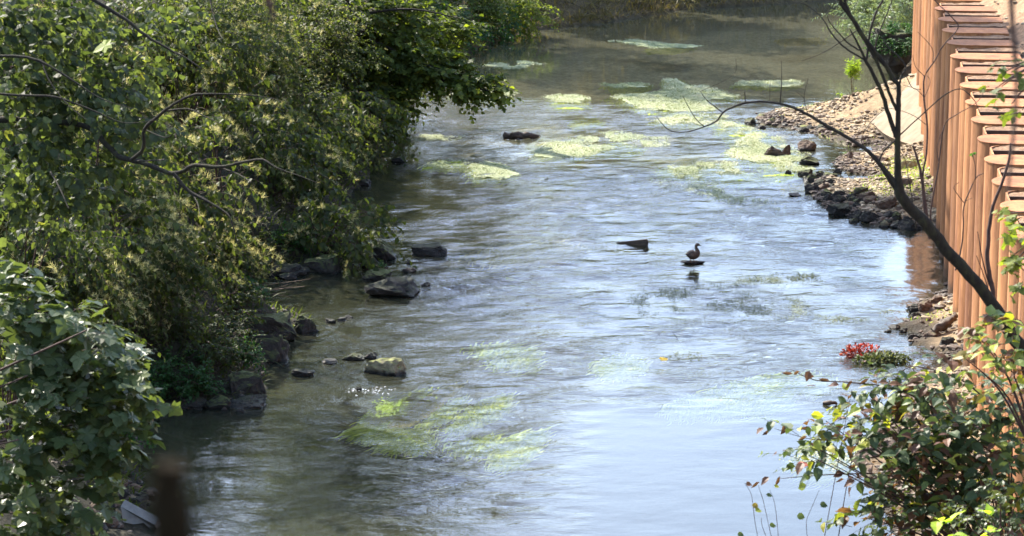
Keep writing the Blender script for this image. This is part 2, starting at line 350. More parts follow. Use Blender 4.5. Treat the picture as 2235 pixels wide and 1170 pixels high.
mf = smst(.1, .7, dr + 1.2 * (nA[:, 0] - .5))[:, None]; tan = mud * (1 - mf) + tan * mf
cols[rb] = tan[rb]
upm = rb & (u > .9) & (yf < 65); cols[upm] = (np.array([.36, .215, .12]) * (.55 + .9 * nA))[upm]
farb = (~ins) & (dl <= dr) & (yf > 70); cols[farb] = (np.array([.11, .085, .045]) * (.5 + nA))[farb]
gm = MB(); nx, ny = len(gx), len(gy)
i = np.arange(nx - 1)[:, None] * ny; j = np.arange(ny - 1)[None, :]
Q = np.stack([i + j, i + ny + j, i + ny + j + 1, i + j + 1], -1).reshape(-1, 4)
gm.quads(np.stack([xf, yf, Z], -1), Q, smooth=True)
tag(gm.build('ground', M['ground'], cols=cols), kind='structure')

# ------------------------------------------------------------------ water surface (real ripples)
wx = axis([(-60, -7, 4), (-7, 11, .09), (11, 40, 2), (40, 300, 26)]); wy = axis([(0, 24, 3), (24, 31, .35), (31, 50, .05), (50, 68, .075), (68, 92, .2), (92, 160, 3)])
X, Y = np.meshgrid(wx, wy, indexing='ij'); xf, yf = X.ravel(), Y.ravel()
PX, PY = proj(xf, yf, np.zeros_like(xf))
def blob(cx, cy, rx, ry): return np.exp(-(((PX - cx) / rx) ** 2 + ((PY - cy) / ry) ** 2))
nz = n2(xf, yf, .5, 4, 9); nz2 = n2(xf, yf * .6, 1.6, 4, 10)
chop = np.full(len(xf), .75)
chop *= 1 - .93 * smst(235, 205, PY + 25 * (nz - .5) + .05 * np.clip(PX - 1250, -200, 800) * 0)       # still pool upstream
chop *= 1 - .93 * smst(800, 930, PY + 110 * (nz - .5)) * smst(1100, 1350, PX + 160 * (nz2 - .5))       # smooth run at the lower right
chop *= 1 - .9 * np.clip(blob(1985, 575, 75, 95) * 1.4, 0, 1)                                            # slack water by the wall
chop *= 1 - .7 * np.clip(blob(1600, 600, 200, 26) * 1.3, 0, 1)
chop *= 1 - .75 * np.clip(blob(1430, 548, 160, 22), 0, 1)
chop *= 1 - .8 * np.clip(blob(1150, 320, 190, 26) * 1.2 + blob(1420, 355, 170, 18), 0, 1)
chop *= 1 - .6 * np.clip(blob(780, 430, 90, 110) + blob(430, 950, 160, 60), 0, 1)
chop *= 1 - .85 * np.clip(blob(1840, 340, 70, 45) * 1.4, 0, 1)
chop *= .45 + 1.1 * smst(.3, .65, nz2)
chop += .5 * blob(1000, 620, 120, 60) + .4 * blob(960, 225, 110, 60) + .35 * blob(750, 800, 120, 60)
chop *= 1 - .45 * np.clip(blob(900, 900, 150, 70), 0, 1)
chop *= .85 * (1 - .5 * smst(1000, 560, PX) * smst(560, 700, PY)) * (1 - .4 * smst(920, 820, PX) * smst(330, 400, PY))
chop = np.clip(chop, .02, 1.3)
zz = np.zeros(len(xf)); g = np.random.default_rng(11)
for k in range(70):
    lam = .16 * (8.0 ** g.random()); ang = g.normal(0, .42); K = 2 * math.pi / lam
    amp = .0016 * lam ** 1.1 / .5; ph = g.random() * 6.28
    wob = 1.5 * n2(xf, yf, .8 / max(lam, .4), 1, 20 + k % 7)
    zz += amp * np.sin(K * (math.cos(ang) * yf + math.sin(ang) * xf) + ph + wob * 4)
zz *= chop
for cx, cy in ((2030, 640), (2045, 592)):                                                                # rings by the piles
    c = P(cx, cy); r = np.hypot(xf - c[0], yf - c[1]); zz += .006 * np.sin(r * 2 * math.pi / .11) * np.exp(-r / .22) * smst(0, .05, r)
for cx, cy, w_ in ((842, 812, .45), (855, 645, .5), (940, 558, .4), (1512, 576, .25), (664, 722, .3), (1833, 468, .3), (1135, 302, .25), (1695, 330, .3), (776, 790, .2), (660, 818, .25), (1380, 540, .2)):
    c = P(cx, cy); r = np.hypot(xf - c[0], (yf - c[1]) * .8); dn = np.clip(c[1] - yf, 0, 9)                 # bow rings and a V wake downstream
    zz += .005 * np.cos((r - w_) * 2 * math.pi / .17) * np.exp(-np.clip(r - w_, 0, 9) / .22) * (r > w_ * .5)
    zz += .005 * np.cos((np.abs(xf - c[0]) - w_ * .6 - .28 * dn) * 2 * math.pi / .2) * np.exp(-((np.abs(xf - c[0]) - w_ * .6 - .28 * dn) / .14) ** 2) * np.exp(-dn / 1.3) * (dn > 0)
zz[(yf < 24) | (xf < -7) | (xf > 11)] = 0
wmb = MB(); nx, ny = len(wx), len(wy)
i = np.arange(nx - 1)[:, None] * ny; j = np.arange(ny - 1)[None, :]
Q = np.stack([i + j, i + ny + j, i + ny + j + 1, i + j + 1], -1).reshape(-1, 4)
cx = xf.reshape(nx, ny); keep = np.ones(len(Q), bool)
mid = (xf[Q[:, 0]] + xf[Q[:, 2]]) / 2, (yf[Q[:, 0]] + yf[Q[:, 2]]) / 2
ub = (mid[0] - WX(mid[1])) ; keep &= ~((ub > .6) & (mid[1] < 64.5))
Zg = ground_h(mid[0], mid[1]); keep &= ~((Zg > .45))
wmb.quads(np.stack([xf, yf, zz], -1), Q[keep], a=chop, smooth=True)
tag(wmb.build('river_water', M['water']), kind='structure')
def wz(x, y): return 0.0

# ------------------------------------------------------------------ leaves
def T_(v, f): return np.array(v, float), np.array(f, int)
OVATE = T_([(0, 0, 0), (0, .5, .0), (0, 1.05, -.16), (-.3, .22, .1), (-.31, .55, .06), (.3, .22, .1), (.31, .55, .06)],
           [(0, 1, 3), (1, 4, 3), (1, 2, 4), (0, 5, 1), (1, 5, 6), (1, 6, 2)])
LANCE = T_([(0, 0, 0), (0, 1.1, -.12), (-.11, .45, .04), (.11, .45, .04)], [(0, 1, 2), (0, 3, 1)])
an = np.linspace(0, 2 * math.pi, 9)[:-1] - math.pi / 2
ROUND = T_([(0, .45, 0)] + [(.46 * math.cos(q), .45 + .45 * math.sin(q) + (.14 if k == 4 else 0), .07 * math.sin(2 * q + .5)) for k, q in enumerate(an)],
           [(0, k + 1, (k + 1) % 8 + 1) for k in range(8)])
_mo = [(0, 0), (.16, -.08), (.46, -.08), (.42, .14), (.66, .32), (.5, .44), (.36, .52), (.31, .6), (.25, .8), (0, 1.05), (-.25, .8), (-.31, .6), (-.36, .52), (-.5, .44), (-.66, .32), (-.42, .14), (-.46, -.08), (-.16, -.08)]
MAPLE = T_([(0, .3, 0)] + [(a, b, .1 * abs(a) - .14 * max(b - .3, 0) ** 1.5 - .09 * (abs(a) > .45)) for a, b in _mo], [(0, k + 1, (k + 1) % len(_mo) + 1) for k in range(len(_mo))])
CURL = T_([(0, 0, 0), (0, .5, -.12), (0, 1.05, .12), (-.12, .25, .16), (-.1, .6, .2), (.14, .2, .12), (.08, .6, .18)],
          [(0, 1, 3), (1, 4, 3), (1, 2, 4), (0, 5, 1), (1, 5, 6), (1, 6, 2)])
PLUME = T_([(-.02, 0, 0), (.02, 0, 0), (0, 1, -.1), (0, .1, 0), (.02, .2, 0), (.3, .6, .12), (0, .3, 0), (.02, .4, 0), (-.26, .75, .1), (0, .2, 0), (-.02, .3, 0), (-.3, .55, -.06), (0, .4, 0), (.02, .5, 0), (.2, .9, .08), (0, 0, 0), (0, .1, 0), (.16, .4, .3)],
           [(0, 1, 2), (3, 4, 5), (6, 7, 8), (9, 10, 11), (12, 13, 14), (15, 16, 17)])
def unit(v): return v / (np.linalg.norm(v, axis=-1, keepdims=True) + 1e-9)
def leaves(mb, T, pos, d, n, size, tint, m=0):
    tv, tf = T; K = len(pos)
    if K == 0: return
    y = unit(d); z = unit(n - (n * y).sum(1)[:, None] * y); x = np.cross(y, z)
    s = np.broadcast_to(np.asarray(size, float), (K,))[:, None, None]
    V = pos[:, None, :] + s * (tv[None, :, 0:1] * x[:, None, :] + tv[None, :, 1:2] * y[:, None, :] + tv[None, :, 2:3] * z[:, None, :])
    Tt = (np.arange(K)[:, None, None] * len(tv) + tf[None]).reshape(-1, 3)
    mb.add(V.reshape(-1, 3), Tt, m=m, a=np.repeat(np.broadcast_to(tint, (K,)), len(tv)))
def prism(mb, Pts, rad, m=0, a=.5):              # Pts (N,K,3): many thin twigs at once, three sides
    Nn, K, _ = Pts.shape; t = unit(np.gradient(Pts, axis=1)); up = np.array([.31, .11, .94])
    x = unit(np.cross(t, up)); y = np.cross(t, x); V = []
    r = np.asarray(rad)[..., None] if np.ndim(rad) == 2 else np.full((Nn, K, 1), rad) if np.ndim(rad) == 0 else np.broadcast_to(np.asarray(rad)[None, :, None], (Nn, K, 1))
    for q in range(3): V.append(Pts + r * (math.cos(q * 2.094) * x + math.sin(q * 2.094) * y))
    V = np.stack(V, 2)
    b = (np.arange(Nn)[:, None, None] * K * 3 + np.arange(K - 1)[None, :, None] * 3); q = np.arange(3)[None, None, :]; q2 = (q + 1) % 3
    Q = np.stack([b + q, b + q2, b + 3 + q2, b + 3 + q], -1).reshape(-1, 4)
    mb.quads(V.reshape(-1, 3), Q, m=m, a=a, smooth=True)
def tw(mbL, mbW, S, D, L, nleaf, T, size, droop=.3, tint=(0, 1), K=6, wr=.004, lm=0, leafd=(.75, .35, -.25), nup=.9, bare=.15, wig=.12, start=None, pw=1.0, bmat=None):
    """twigs from S (N,3) along D with length L, leaves alternating along them"""
    Nn = len(S); D = unit(D); L = np.broadcast_to(np.asarray(L, float), (Nn,)); t = np.linspace(0, 1, K)
    side = unit(np.cross(D, np.array([0, 0, 1.]) + rng.normal(0, .2, (Nn, 3)))); ph = rng.random(Nn) * 6.28
    def pos(tt):
        tt = np.asarray(tt)
        return S[:, None, :] + L[:, None, None] * (D[:, None, :] * tt[None, :, None] + np.array([0, 0, -1.]) * (droop * tt ** 2)[None, :, None]
                 + side[:, None, :] * (wig * np.sin(3.5 * tt[None, :] + ph[:, None]))[..., None] * tt[None, :, None])
    prism(mbW, pos(t), np.linspace(wr, wr * .4, K), a=rng.random())
    tl = bare + (1 - bare) * (np.arange(nleaf) + .5) / nleaf
    p = pos(tl); tan = unit(D[:, None, :] + np.array([0, 0, -2.]) * (droop * tl)[None, :, None])
    sg = np.where(np.arange(nleaf) % 2 == 0, 1., -1.)[None, :, None]
    ld = side[:, None, :] * sg * leafd[0] + tan * leafd[1] + np.array([0, 0, leafd[2]]) + rng.normal(0, .3, p.shape)
    nn = np.array([0, 0, nup]) + rng.normal(0, .38, p.shape) + .25 * D[:, None, :]
    sz = size * (.6 + .65 * rng.random((Nn, nleaf))) * (1 - .35 * tl[None, :] ** 3)
    base_t = rng.random((Nn, 1)) * .35
    ti = tint[0] + (tint[1] - tint[0]) * np.clip(base_t + .65 * rng.random((Nn, nleaf)) ** pw, 0, 1)
    leaves(mbL, T, p.reshape(-1, 3), ld.reshape(-1, 3), nn.reshape(-1, 3), sz.ravel(), ti.ravel(), m=lm)
    return pos
def rand_ell(n, c, r, lo=.25):
    d = unit(rng.normal(size=(n, 3))); q = lo + (1 - lo) * rng.random(n) ** .6
    return np.asarray(c) + d * q[:, None] * np.asarray(r), d
# a shrub: woody stems from the root to the crown, leafy twigs through the crown's volume
def shrub(name, label, cat, root, ells, mat, T, size, ntw=120, nleaf=12, L=.6, droop=.3, tint=(0, 1), bias=(0, 0, 0), group=None, wood='bark', plume=0, bed=(.012), nst=5, lo=.25, leafd=(.75, .35, -.25), part='foliage', pw=1.2, extra=None):
    root = np.asarray(root, float); e = empty(name, tuple(root), label, cat, group); tint = (tint[0], tint[1] * (.55 + .45 * rng.random()))
    f = MB(); w = MB(); vt = sum(x[1][0] * x[1][1] * x[1][2] for x in ells) ** 1
    for c, r in ells:
        k = max(6, int(ntw * (r[0] * r[1] * r[2]) ** .7 / sum((x[1][0] * x[1][1] * x[1][2]) ** .7 for x in ells)))
        S, d = rand_ell(k, c, r, lo)
        D = d * .7 + rng.normal(0, .45, (k, 3)) + np.array([0, 0, .25]) + np.asarray(bias)
        # clump the twigs so that gaps stay open between sprays
        gsel = vnoise(S * 1.5 + 5) > .43; S, D = S[gsel], D[gsel]; k = len(S)
        pf = tw(f, w, S - unit(D) * L * .4, D, L * (.6 + .8 * rng.random(k)), nleaf, T, size, droop, tint, wr=.0045, leafd=leafd, pw=pw)
        if plume:
            sel = (rng.random(k) < plume) & (vnoise(S * .9 + 40) > .42)
            if sel.any():
                tp = np.array([.45, .55, .65, .75, .83, .9, .97])
                p = pf(tp)[sel].reshape(-1, 3) + np.array([0, 0, .01])
                for q in range(3):
                    leaves(f, PLUME, p, np.repeat(unit(D[sel]), len(tp), 0) * .5 + rng.normal(0, .45, p.shape) + np.array([0, 0, .35]), rng.normal(size=p.shape), .125 * (.6 + .7 * rng.random(len(p))), rng.random(len(p)), m=1)
        for s in range(nst):
            tgt = np.asarray(c) + unit(rng.normal(size=3)) * np.asarray(r) * .6
            mid = root * .45 + tgt * .55 + np.array([0, 0, .18 * np.linalg.norm(tgt - root)]) + rng.normal(0, .08, 3)
            pth = smooth_path([root + rng.normal(0, .05, 3) * [1, 1, 0], mid, tgt], 5); tube(w, pth, np.linspace(bed, bed * .35, len(pth)), 5, a=rng.random())
    f.build(part, [M[mat], M['plume']], e); w.build('stems', M[wood], e)
    return e

# ------------------------------------------------------------------ sheet pile wall
hW = 3.7; wdir = np.array([.1088, .994, 0]); nrv = np.array([-.994, .1088, 0])
def wpt(y, u_, z): return np.array([WX(y), y, z]) - nrv * u_          # u_ metres landward of the face
wall = empty('sheet_pile_wall', tuple(wpt(44, 0, 0)), 'tall rust orange sheet pile wall with rounded piles along the right bank', 'retaining wall')
HW = .38
yk = [44.01 + 1.66 * k for k in range(-9, 13)]
for k, yc in enumerate(yk):
    # plan outline of a pile in (s along the wall, u landward): rounded nose, flat flanks
    hw = HW; nose = []
    for q in np.linspace(0, math.pi, 15): nose.append((-hw * math.cos(q), .34 - .34 * math.sin(q) ** .8))
    out = [(-hw, 1.15), (-hw, .7)] + nose + [(hw, .7), (hw, 1.15)]
    mb = MB(); n = len(out); tnt = rng.random()
    top = hW + rng.normal(0, .008)
    lo = np.array([wpt(yc + s * .994, u_, -.9) for s, u_ in out]); hi = lo.copy(); hi[:, 2] = top
    V = np.concatenate([lo, hi]); Q = [[a, a + 1, n + a + 1, n + a] for a in range(n - 1)]
    mb.quads(V, Q, a=tnt, smooth=True)
    pile = mb.build('pile', M['rust'], wall)
    # cap plate
    cm = MB(); oc = [(s * 1.02, u_ - .008) for s, u_ in out]; m = len(oc)
    for z0, z1 in ((top + .002, top + .016),):
        lo = np.array([wpt(yc + s * .994, u_, z0) for s, u_ in oc]); hi = lo.copy(); hi[:, 2] = z1 - .03 * np.clip(0, 0, 1)
        ctr = np.array([wpt(yc, .6, z1 + .004)])
        cm.quads(np.concatenate([lo, hi]), [[a, a + 1, m + a + 1, m + a] for a in range(m - 1)], a=tnt)
        cm.add(np.concatenate([hi, ctr]), [[a, m, a + 1] for a in range(m - 1)][::1] + [[0, m - 1, m]], a=tnt)
    cm.build('cap_plate', M['rust_cap'], wall)
    # web between this pile and the next one along
    s0, s1 = HW - .04, 1.66 - HW + .04
    wm = MB()
    o2 = [(s0, .30), (s0 + .12, .17), (s0 + .2, .13), (s1 - .2, .13), (s1 - .12, .17), (s1, .30)]
    lo = np.array([wpt(yc + s * .994, u_, -.9) for s, u_ in o2]); hi = lo.copy(); hi[:, 2] = hW - .02
    wm.quads(np.concatenate([lo, hi]), [[a, a + 1, 7 + a, 6 + a] for a in range(5)], a=rng.random())
    o3 = [(p[0], p[1] + .025) for p in o2]; li = np.array([wpt(yc + s * .994, u_, hW - .02) for s, u_ in o3])
    lb = li.copy(); lb[:, 2] = hW - .6
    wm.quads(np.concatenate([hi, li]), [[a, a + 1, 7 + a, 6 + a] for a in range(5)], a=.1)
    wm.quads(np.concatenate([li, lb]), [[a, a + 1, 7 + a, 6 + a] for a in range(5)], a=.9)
    wm.build('web', M['rust'], wall)
    # retaining plate, its recess shade painted in as dark steel, and the dirt behind
    sp = HW + .38; pm = MB()
    V = [wpt(yc + s * .994, u_, z) for s, u_, z in ((sp, .15, hW - .6), (sp, 1.1, hW - .6), (sp, 1.1, hW - .004), (sp, .15, hW - .004), (sp + .03, .15, hW - .6), (sp + .03, 1.1, hW - .6), (sp + .03, 1.1, hW - .004), (sp + .03, .15, hW - .004))]
    pm.quads(V, [[0, 1, 2, 3], [4, 7, 6, 5], [3, 2, 6, 7], [0, 3, 7, 4], [1, 5, 6, 2]])
    pm.build('plate', M['rust_shaded'], wall)
    gs = np.linspace(sp + .034, 1.66 - hw + .06, 9); gu = np.linspace(.165, 1.25, 26)
    S_, U_ = np.meshgrid(gs, gu, indexing='ij'); s_, u2 = S_.ravel(), U_.ravel()
    xx = WX(yc + s_ * .994) + .994 * u2; yy = yc + s_ * .994 - .1088 * u2
    zz_ = hW - .035 + .06 * (n2(xx, yy, 9, 4, 3) - .4) + .05 * smst(.5, 1.2, u2) * n2(xx, yy, 4, 3, 5)
    dm = MB(); a_, b_ = len(gs), len(gu); ii = np.arange(a_ - 1)[:, None] * b_; jj = np.arange(b_ - 1)[None, :]
    dm.quads(np.stack([xx, yy, zz_], -1), np.stack([ii + jj, ii + b_ + jj, ii + b_ + jj + 1, ii + jj + 1], -1).reshape(-1, 4), smooth=False)
    dm.build('infill', M['dirt'], wall)

# ------------------------------------------------------------------ rocks
def ico(sub=2):
    import bmesh
    b = bmesh.new(); bmesh.ops.create_icosphere(b, subdivisions=sub, radius=1)
    V = np.array([v.co[:] for v in b.verts]); T = np.array([[v.index for v in f.verts] for f in b.faces]); b.free(); return V, T
ICO = {s: ico(s) for s in (1, 2, 3, 4)}
def rock_shape(seed, r, sub=4, box=.0, rough=.35):
    V, T = ICO[sub]; g = np.random.default_rng(seed); v = V.copy()
    for k in range(16):                                  # chip it with random planes so that it gets faces and edges
        nrm = unit(g.normal(size=3)); dd = .5 + .32 * g.random(); s = v @ nrm; v = v - nrm * np.clip(s - dd, 0, None)[:, None] * .93
    if box: v = np.sign(v) * np.abs(v) ** (1 - box) ; v /= np.abs(v).max()
    v *= (1 + 1.3 * rough * (fbm(V * 1.9 + seed * 3.1, 3) - .5) + .42 * (fbm(V * 4.5 + seed, 5) - .5))[:, None]
    v = v - (v.max(0) + v.min(0)) / 2; v = v / np.abs(v).max(0)
    return v * np.asarray(r), T
def rock(px, py, w, h, mat='rock_dark', label='', name='rock', cat='rock', depth=.8, box=0, seed=None, group=None, rough=.35, sub=4, rz=None):
    """px,py: centre of the rock at its foot in the photograph, w,h its size there"""
    c = P(px, py + h * .38)
    if name == 'rock':
        for _ in range(5): c = P(px, py + h * .38, max(min(gh1(c[0], c[1]), .5), 0))
    sc = F / (c[1] / cT); w_ = w / sc; h_ = max(h / sc, .05)
    seed = seed if seed is not None else int(px * 7 + py)
    dp = w_ * depth * .5
    hh = h_ * .78
    v, T = rock_shape(seed, (w_ * .5, dp, hh), sub, box, rough)
    a = rz if rz is not None else (seed % 7 - 3) * .08
    R_ = np.array([[math.cos(a), -math.sin(a), 0], [math.sin(a), math.cos(a), 0], [0, 0, 1]]); v = v @ R_.T
    base = max(gh1(c[0], c[1]), 0) if name == 'rock' else 0
    base = min(base, .5)
    mb = MB(); mb.add(v + np.array([c[0], c[1] + dp * .25, base + hh * .12]), T, smooth=False)
    o = mb.build(name, M[mat], origin=(c[0], c[1], 0)); tag(o, label, cat, group); return o
GL = 'stones along the left bank'
for r in [
 (940, 546, 92, 30, 'rock_dark', 'flat topped dark slab rock in midstream, upstream of the mossy boulder', dict(box=.35, depth=.55)),
 (855, 626, 122, 46, 'rock_dark', 'large dark low boulder in the water left of midstream', dict(depth=.8)),
 (822, 603, 66, 26, 'rock_moss', 'mossy rock with a small green sprout behind the large low boulder', {}),
 (931, 622, 26, 14, 'rock_dark', 'small dark stone right of the large low boulder', {}),
 (832, 547, 84, 42, 'rock_moss', 'rounded mossy boulder left of the flat topped slab', {}),
 (806, 571, 52, 28, 'rock_dark', 'dark rock in front of the rounded mossy boulder', {}),
 (743, 523, 54, 32, 'rock_dark', 'dark bank rock beside the yellow reflection', {}),
 (765, 553, 66, 30, 'rock_moss', 'mossy rock between bank and rounded boulder', {}),
 (700, 578, 96, 44, 'rock_moss', 'broad mossy rock at the foot of the green herbs', {}),
 (620, 590, 80, 30, 'rock_dark', 'dark muddy rock at the bank edge below the herbs', {}),
 (893, 590, 34, 11, 'rock_brown', 'small brown wet stone above the large low boulder', {}),
 (893, 572, 15, 10, 'rock_dark', 'tiny dark stone just below the flat topped slab', {}),
 (664, 708, 62, 46, 'rock_moss', 'mossy rock at the outer end of the bank ledge', {}),
 (585, 703, 130, 50, 'rock_moss', 'long mossy ledge slab beneath the bare dry branches', dict(box=.25)),
 (582, 752, 100, 62, 'rock_moss', 'mossy block under the ledge slab', dict(box=.2)),
 (660, 811, 54, 18, 'rock_dark', 'low dark stone in shallow riffle left of the sunlit boulder', {}),
 (842, 800, 106, 42, 'rock_tan', 'sunlit tan boulder with green mossy ends in the lower river', dict(depth=.5, seed=51)),
 (776, 779, 44, 18, 'rock_moss', 'dark mossy stone behind the sunlit tan boulder', {}),
 (808, 777, 30, 16, 'rock_dark', 'small peaked stone touching the sunlit tan boulder', {}),
 (720, 790, 34, 12, 'rock_dark', 'flat dark stone left of the sunlit tan boulder', {}),
 (754, 782, 16, 11, 'rock_tan', 'tiny orange stone left of the sunlit tan boulder', {}),
 (538, 832, 84, 50, 'rock_moss', 'square mossy block at the bank corner', dict(box=.35)),
 (532, 877, 98, 26, 'rock_dark', 'flat dark slab at the waterline below the square mossy block', dict(box=.2)),
 (478, 868, 60, 34, 'rock_moss', 'mossy rock left of the flat waterline slab', {}),
 (428, 862, 46, 34, 'rock_dark', 'rounded dark rock under the herbs of the near left bank', {}),
 (412, 886, 36, 16, 'rock_dark', 'small dark stone at the water under the near left herbs', {}),
 (490, 893, 16, 12, 'rock_brown', 'tiny stone in the water below the flat slab', {}),
 (722, 700, 26, 12, 'rock_dark', 'small wet stone just right of the ledge, left of a pair', {}),
 (745, 698, 22, 10, 'rock_dark', 'small wet stone in the row beside the ledge', {}),
 (762, 692, 18, 9, 'rock_dark', 'outermost tiny stone of the row beside the ledge', {}),
 (782, 848, 14, 9, 'rock_dark', 'tiny stone with white water just below it', {}),
 (225, 1100, 60, 34, 'rock_dark', 'dark rock beside the near triangular concrete slab', {}),
 (265, 1080, 56, 34, 'rock_dark', 'dark rock above the near triangular concrete slab', {}),
 (300, 1092, 44, 22, 'rock_dark', 'flat dark stone behind the triangular concrete slab', {}),
 (190, 1138, 90, 40, 'rock_dark', 'large low dark rock in the bottom left corner', {}),
 (240, 1140, 40, 20, 'rock_brown', 'brown stone left of the triangular concrete slab', {}),
 (330, 1075, 46, 20, 'rock_dark', 'wet dark stone at the near left waterline', {}),
 (640, 592, 60, 26, 'rock_dark', 'long dark rock along the muddy bank foot', {}),
 (870, 348, 34, 14, 'rock_dark', 'dark rock in riffle under the yellow leaves on the left bank', {}),
 (790, 388, 40, 20, 'rock_dark', 'dark rock beneath the overhanging left bank leaves', {}),
 # right bank
 (1641, 264, 34, 15, 'rock_moss', 'mossy green rock at the tip of the gravel spit', {}),
 (1668, 257, 24, 9, 'rock_brown', 'brown stone behind the mossy rock at the spit tip', {}),
 (1662, 277, 20, 8, 'rock_dark', 'small dark stone in front of the mossy rock at the spit tip', {}),
 (1762, 318, 42, 26, 'rock_brown', 'brown peaked rock right of the driftwood clump', {}),
 (1767, 350, 46, 22, 'rock_moss', 'mossy flat topped rock below the brown peaked rock', {}),
 (1757, 378, 34, 20, 'rock_moss', 'mossy rock at the outer side of the tan pool', {}),
 (1772, 388, 38, 16, 'rock_moss', 'low mossy rock below the tan pool corner', {}),
 (1833, 456, 58, 28, 'rock_dark', 'large dark flat rock at the outer edge of the gravel bar', dict(box=.2)),
 (1870, 462, 40, 26, 'rock_dark', 'dark block right of the large flat bar rock', {}),
 (1935, 440, 52, 32, 'rock_brown', 'reddish brown boulder on the gravel bar', {}),
 (1890, 425, 44, 22, 'rock_brown', 'brown boulder among the black stones of the gravel bar', {}),
 (1900, 470, 50, 28, 'rock_dark', 'dark mossy rock near the corner of the gravel bar', {}),
 (1930, 487, 24, 18, 'rock_tan', 'pale stone standing in the water at the bar corner', {}),
 (1862, 482, 24, 12, 'rock_moss', 'tiny mossy stone in the water below the flat bar rock', {}),
 (1920, 345, 44, 16, 'rock_brown', 'long brown rock beside the tan pool', {}),
 (1855, 340, 14, 22, 'rock_brown', 'upright brown stone at the edge of the tan pool', dict(depth=1)),
 (1872, 335, 20, 10, 'rock_tan', 'small tan stone beyond the tan pool', {}),
 (1828, 373, 20, 12, 'rock_dark', 'small dark stone inside the tan pool', {}),
 (1720, 375, 16, 9, 'rock_dark', 'small dark stone in the weeds left of the tan pool', {}),
 (1735, 425, 30, 7, 'rock_dark', 'barely emerging dark stone left of the bar', {}),
 (1980, 360, 46, 20, 'rock_tan', 'tan boulder on the bar below the concrete slope', {}),
 (1975, 395, 34, 18, 'rock_brown', 'brown stone right of the trunk on the gravel bar', {}),
 (1990, 480, 60, 26, 'rock_dark', 'dark rock at the corner of bar and wall', {}),
 (2020, 668, 36, 22, 'rock_brown', 'brown stone in the heap at the foot of the wall', {}),
 (1998, 672, 30, 18, 'rock_dark', 'dark stone at the outer edge of the wall heap', {}),
 (2042, 655, 30, 18, 'rock_brown', 'brown stone against the wall in the heap', {}),
 (2000, 690, 36, 18, 'rock_dark', 'black stone below the wall heap', {}),
 (2015, 640, 0, 0, '', '', None),
 (1952, 714, 26, 12, 'rock_dark', 'dark stone of a pair in water near the wall heap', {}),
 (1972, 712, 22, 12, 'rock_dark', 'second dark stone of the pair near the wall heap', {}),
 (1938, 722, 18, 8, 'rock_moss', 'small flat stone left of the pair near the wall heap', {}),
 (1995, 732, 34, 16, 'rock_dark', 'dark stone above the red tangle on the right bank', {}),
 (2040, 728, 60, 20, 'rock_brown', 'long brown rock on the lower bar by the wall', {}),
 (2068, 745, 36, 20, 'rock_dark', 'dark rock touching the wall on the lower bar', {}),
 (1895, 967, 60, 24, 'rock_tan', 'pale stone at the water behind the leafy shrub', {}),
 (1905, 1030, 46, 22, 'rock_brown', 'brown stone at the water edge behind the shrub', {}),
]:
    if r[6] is None: continue
    rock(r[0], r[1], r[2], r[3], r[4], r[5], **r[6])
# black angular stones packed along the bar edge
g = np.random.default_rng(5); kk = 0
for t_ in np.linspace(0, 1, 46):
    px = 1770 + 215 * t_ + g.normal(0, 10); py = 398 + 75 * t_ ** 1.1 + g.normal(0, 14); w = 16 + 18 * g.random()
    rock(px, py, w, w * .55, ['rock_dark', 'rock_dark', 'rock_moss', 'rock_brown'][g.integers(4)], 'angular wet stone packed along the edge of the gravel bar', group='stones packed along the gravel bar edge', sub=3, seed=int(900 + kk)); kk += 1
for t_ in np.linspace(0, 1, 26):
    px = 1655 + 180 * t_ + g.normal(0, 7); py = 256 + 34 * t_ ** 1.6 + g.normal(0, 5); w = 10 + 14 * g.random()
    rock(px, py, w, w * .5, ['rock_dark', 'rock_brown', 'rock_tan'][g.integers(3)], 'small stone lining the gravel spit', group='stones lining the gravel spit', sub=2, seed=int(1900 + kk)); kk += 1
for t_ in np.linspace(0, 1, 24):
    px = 450 + 260 * g.random(); py = {0: 592, 1: 690, 2: 885}[kk % 3] + g.normal(0, 6); px = px if kk % 3 == 0 else (500 + 130 * g.random() if kk % 3 == 1 else 330 + 240 * g.random()); w = 14 + 22 * g.random()
    rock(px, py, w, w * .5, ['rock_dark', 'rock_moss'][g.integers(2)], 'dark stone half buried in the muddy foot of the left bank', group=GL, sub=3, seed=int(2900 + kk)); kk += 1
for t_ in np.linspace(0, 1, 24):
    px = 120 + 210 * t_ + g.normal(0, 14); py = 1150 - 95 * t_ + g.normal(0, 20); w = 18 + 30 * g.random()
    rock(px, py, w, w * .5, ['rock_dark', 'rock_brown'][g.integers(2)], 'dark rubble stone on the near left shore', group='rubble on the near left shore', sub=3, seed=int(3900 + kk)); kk += 1

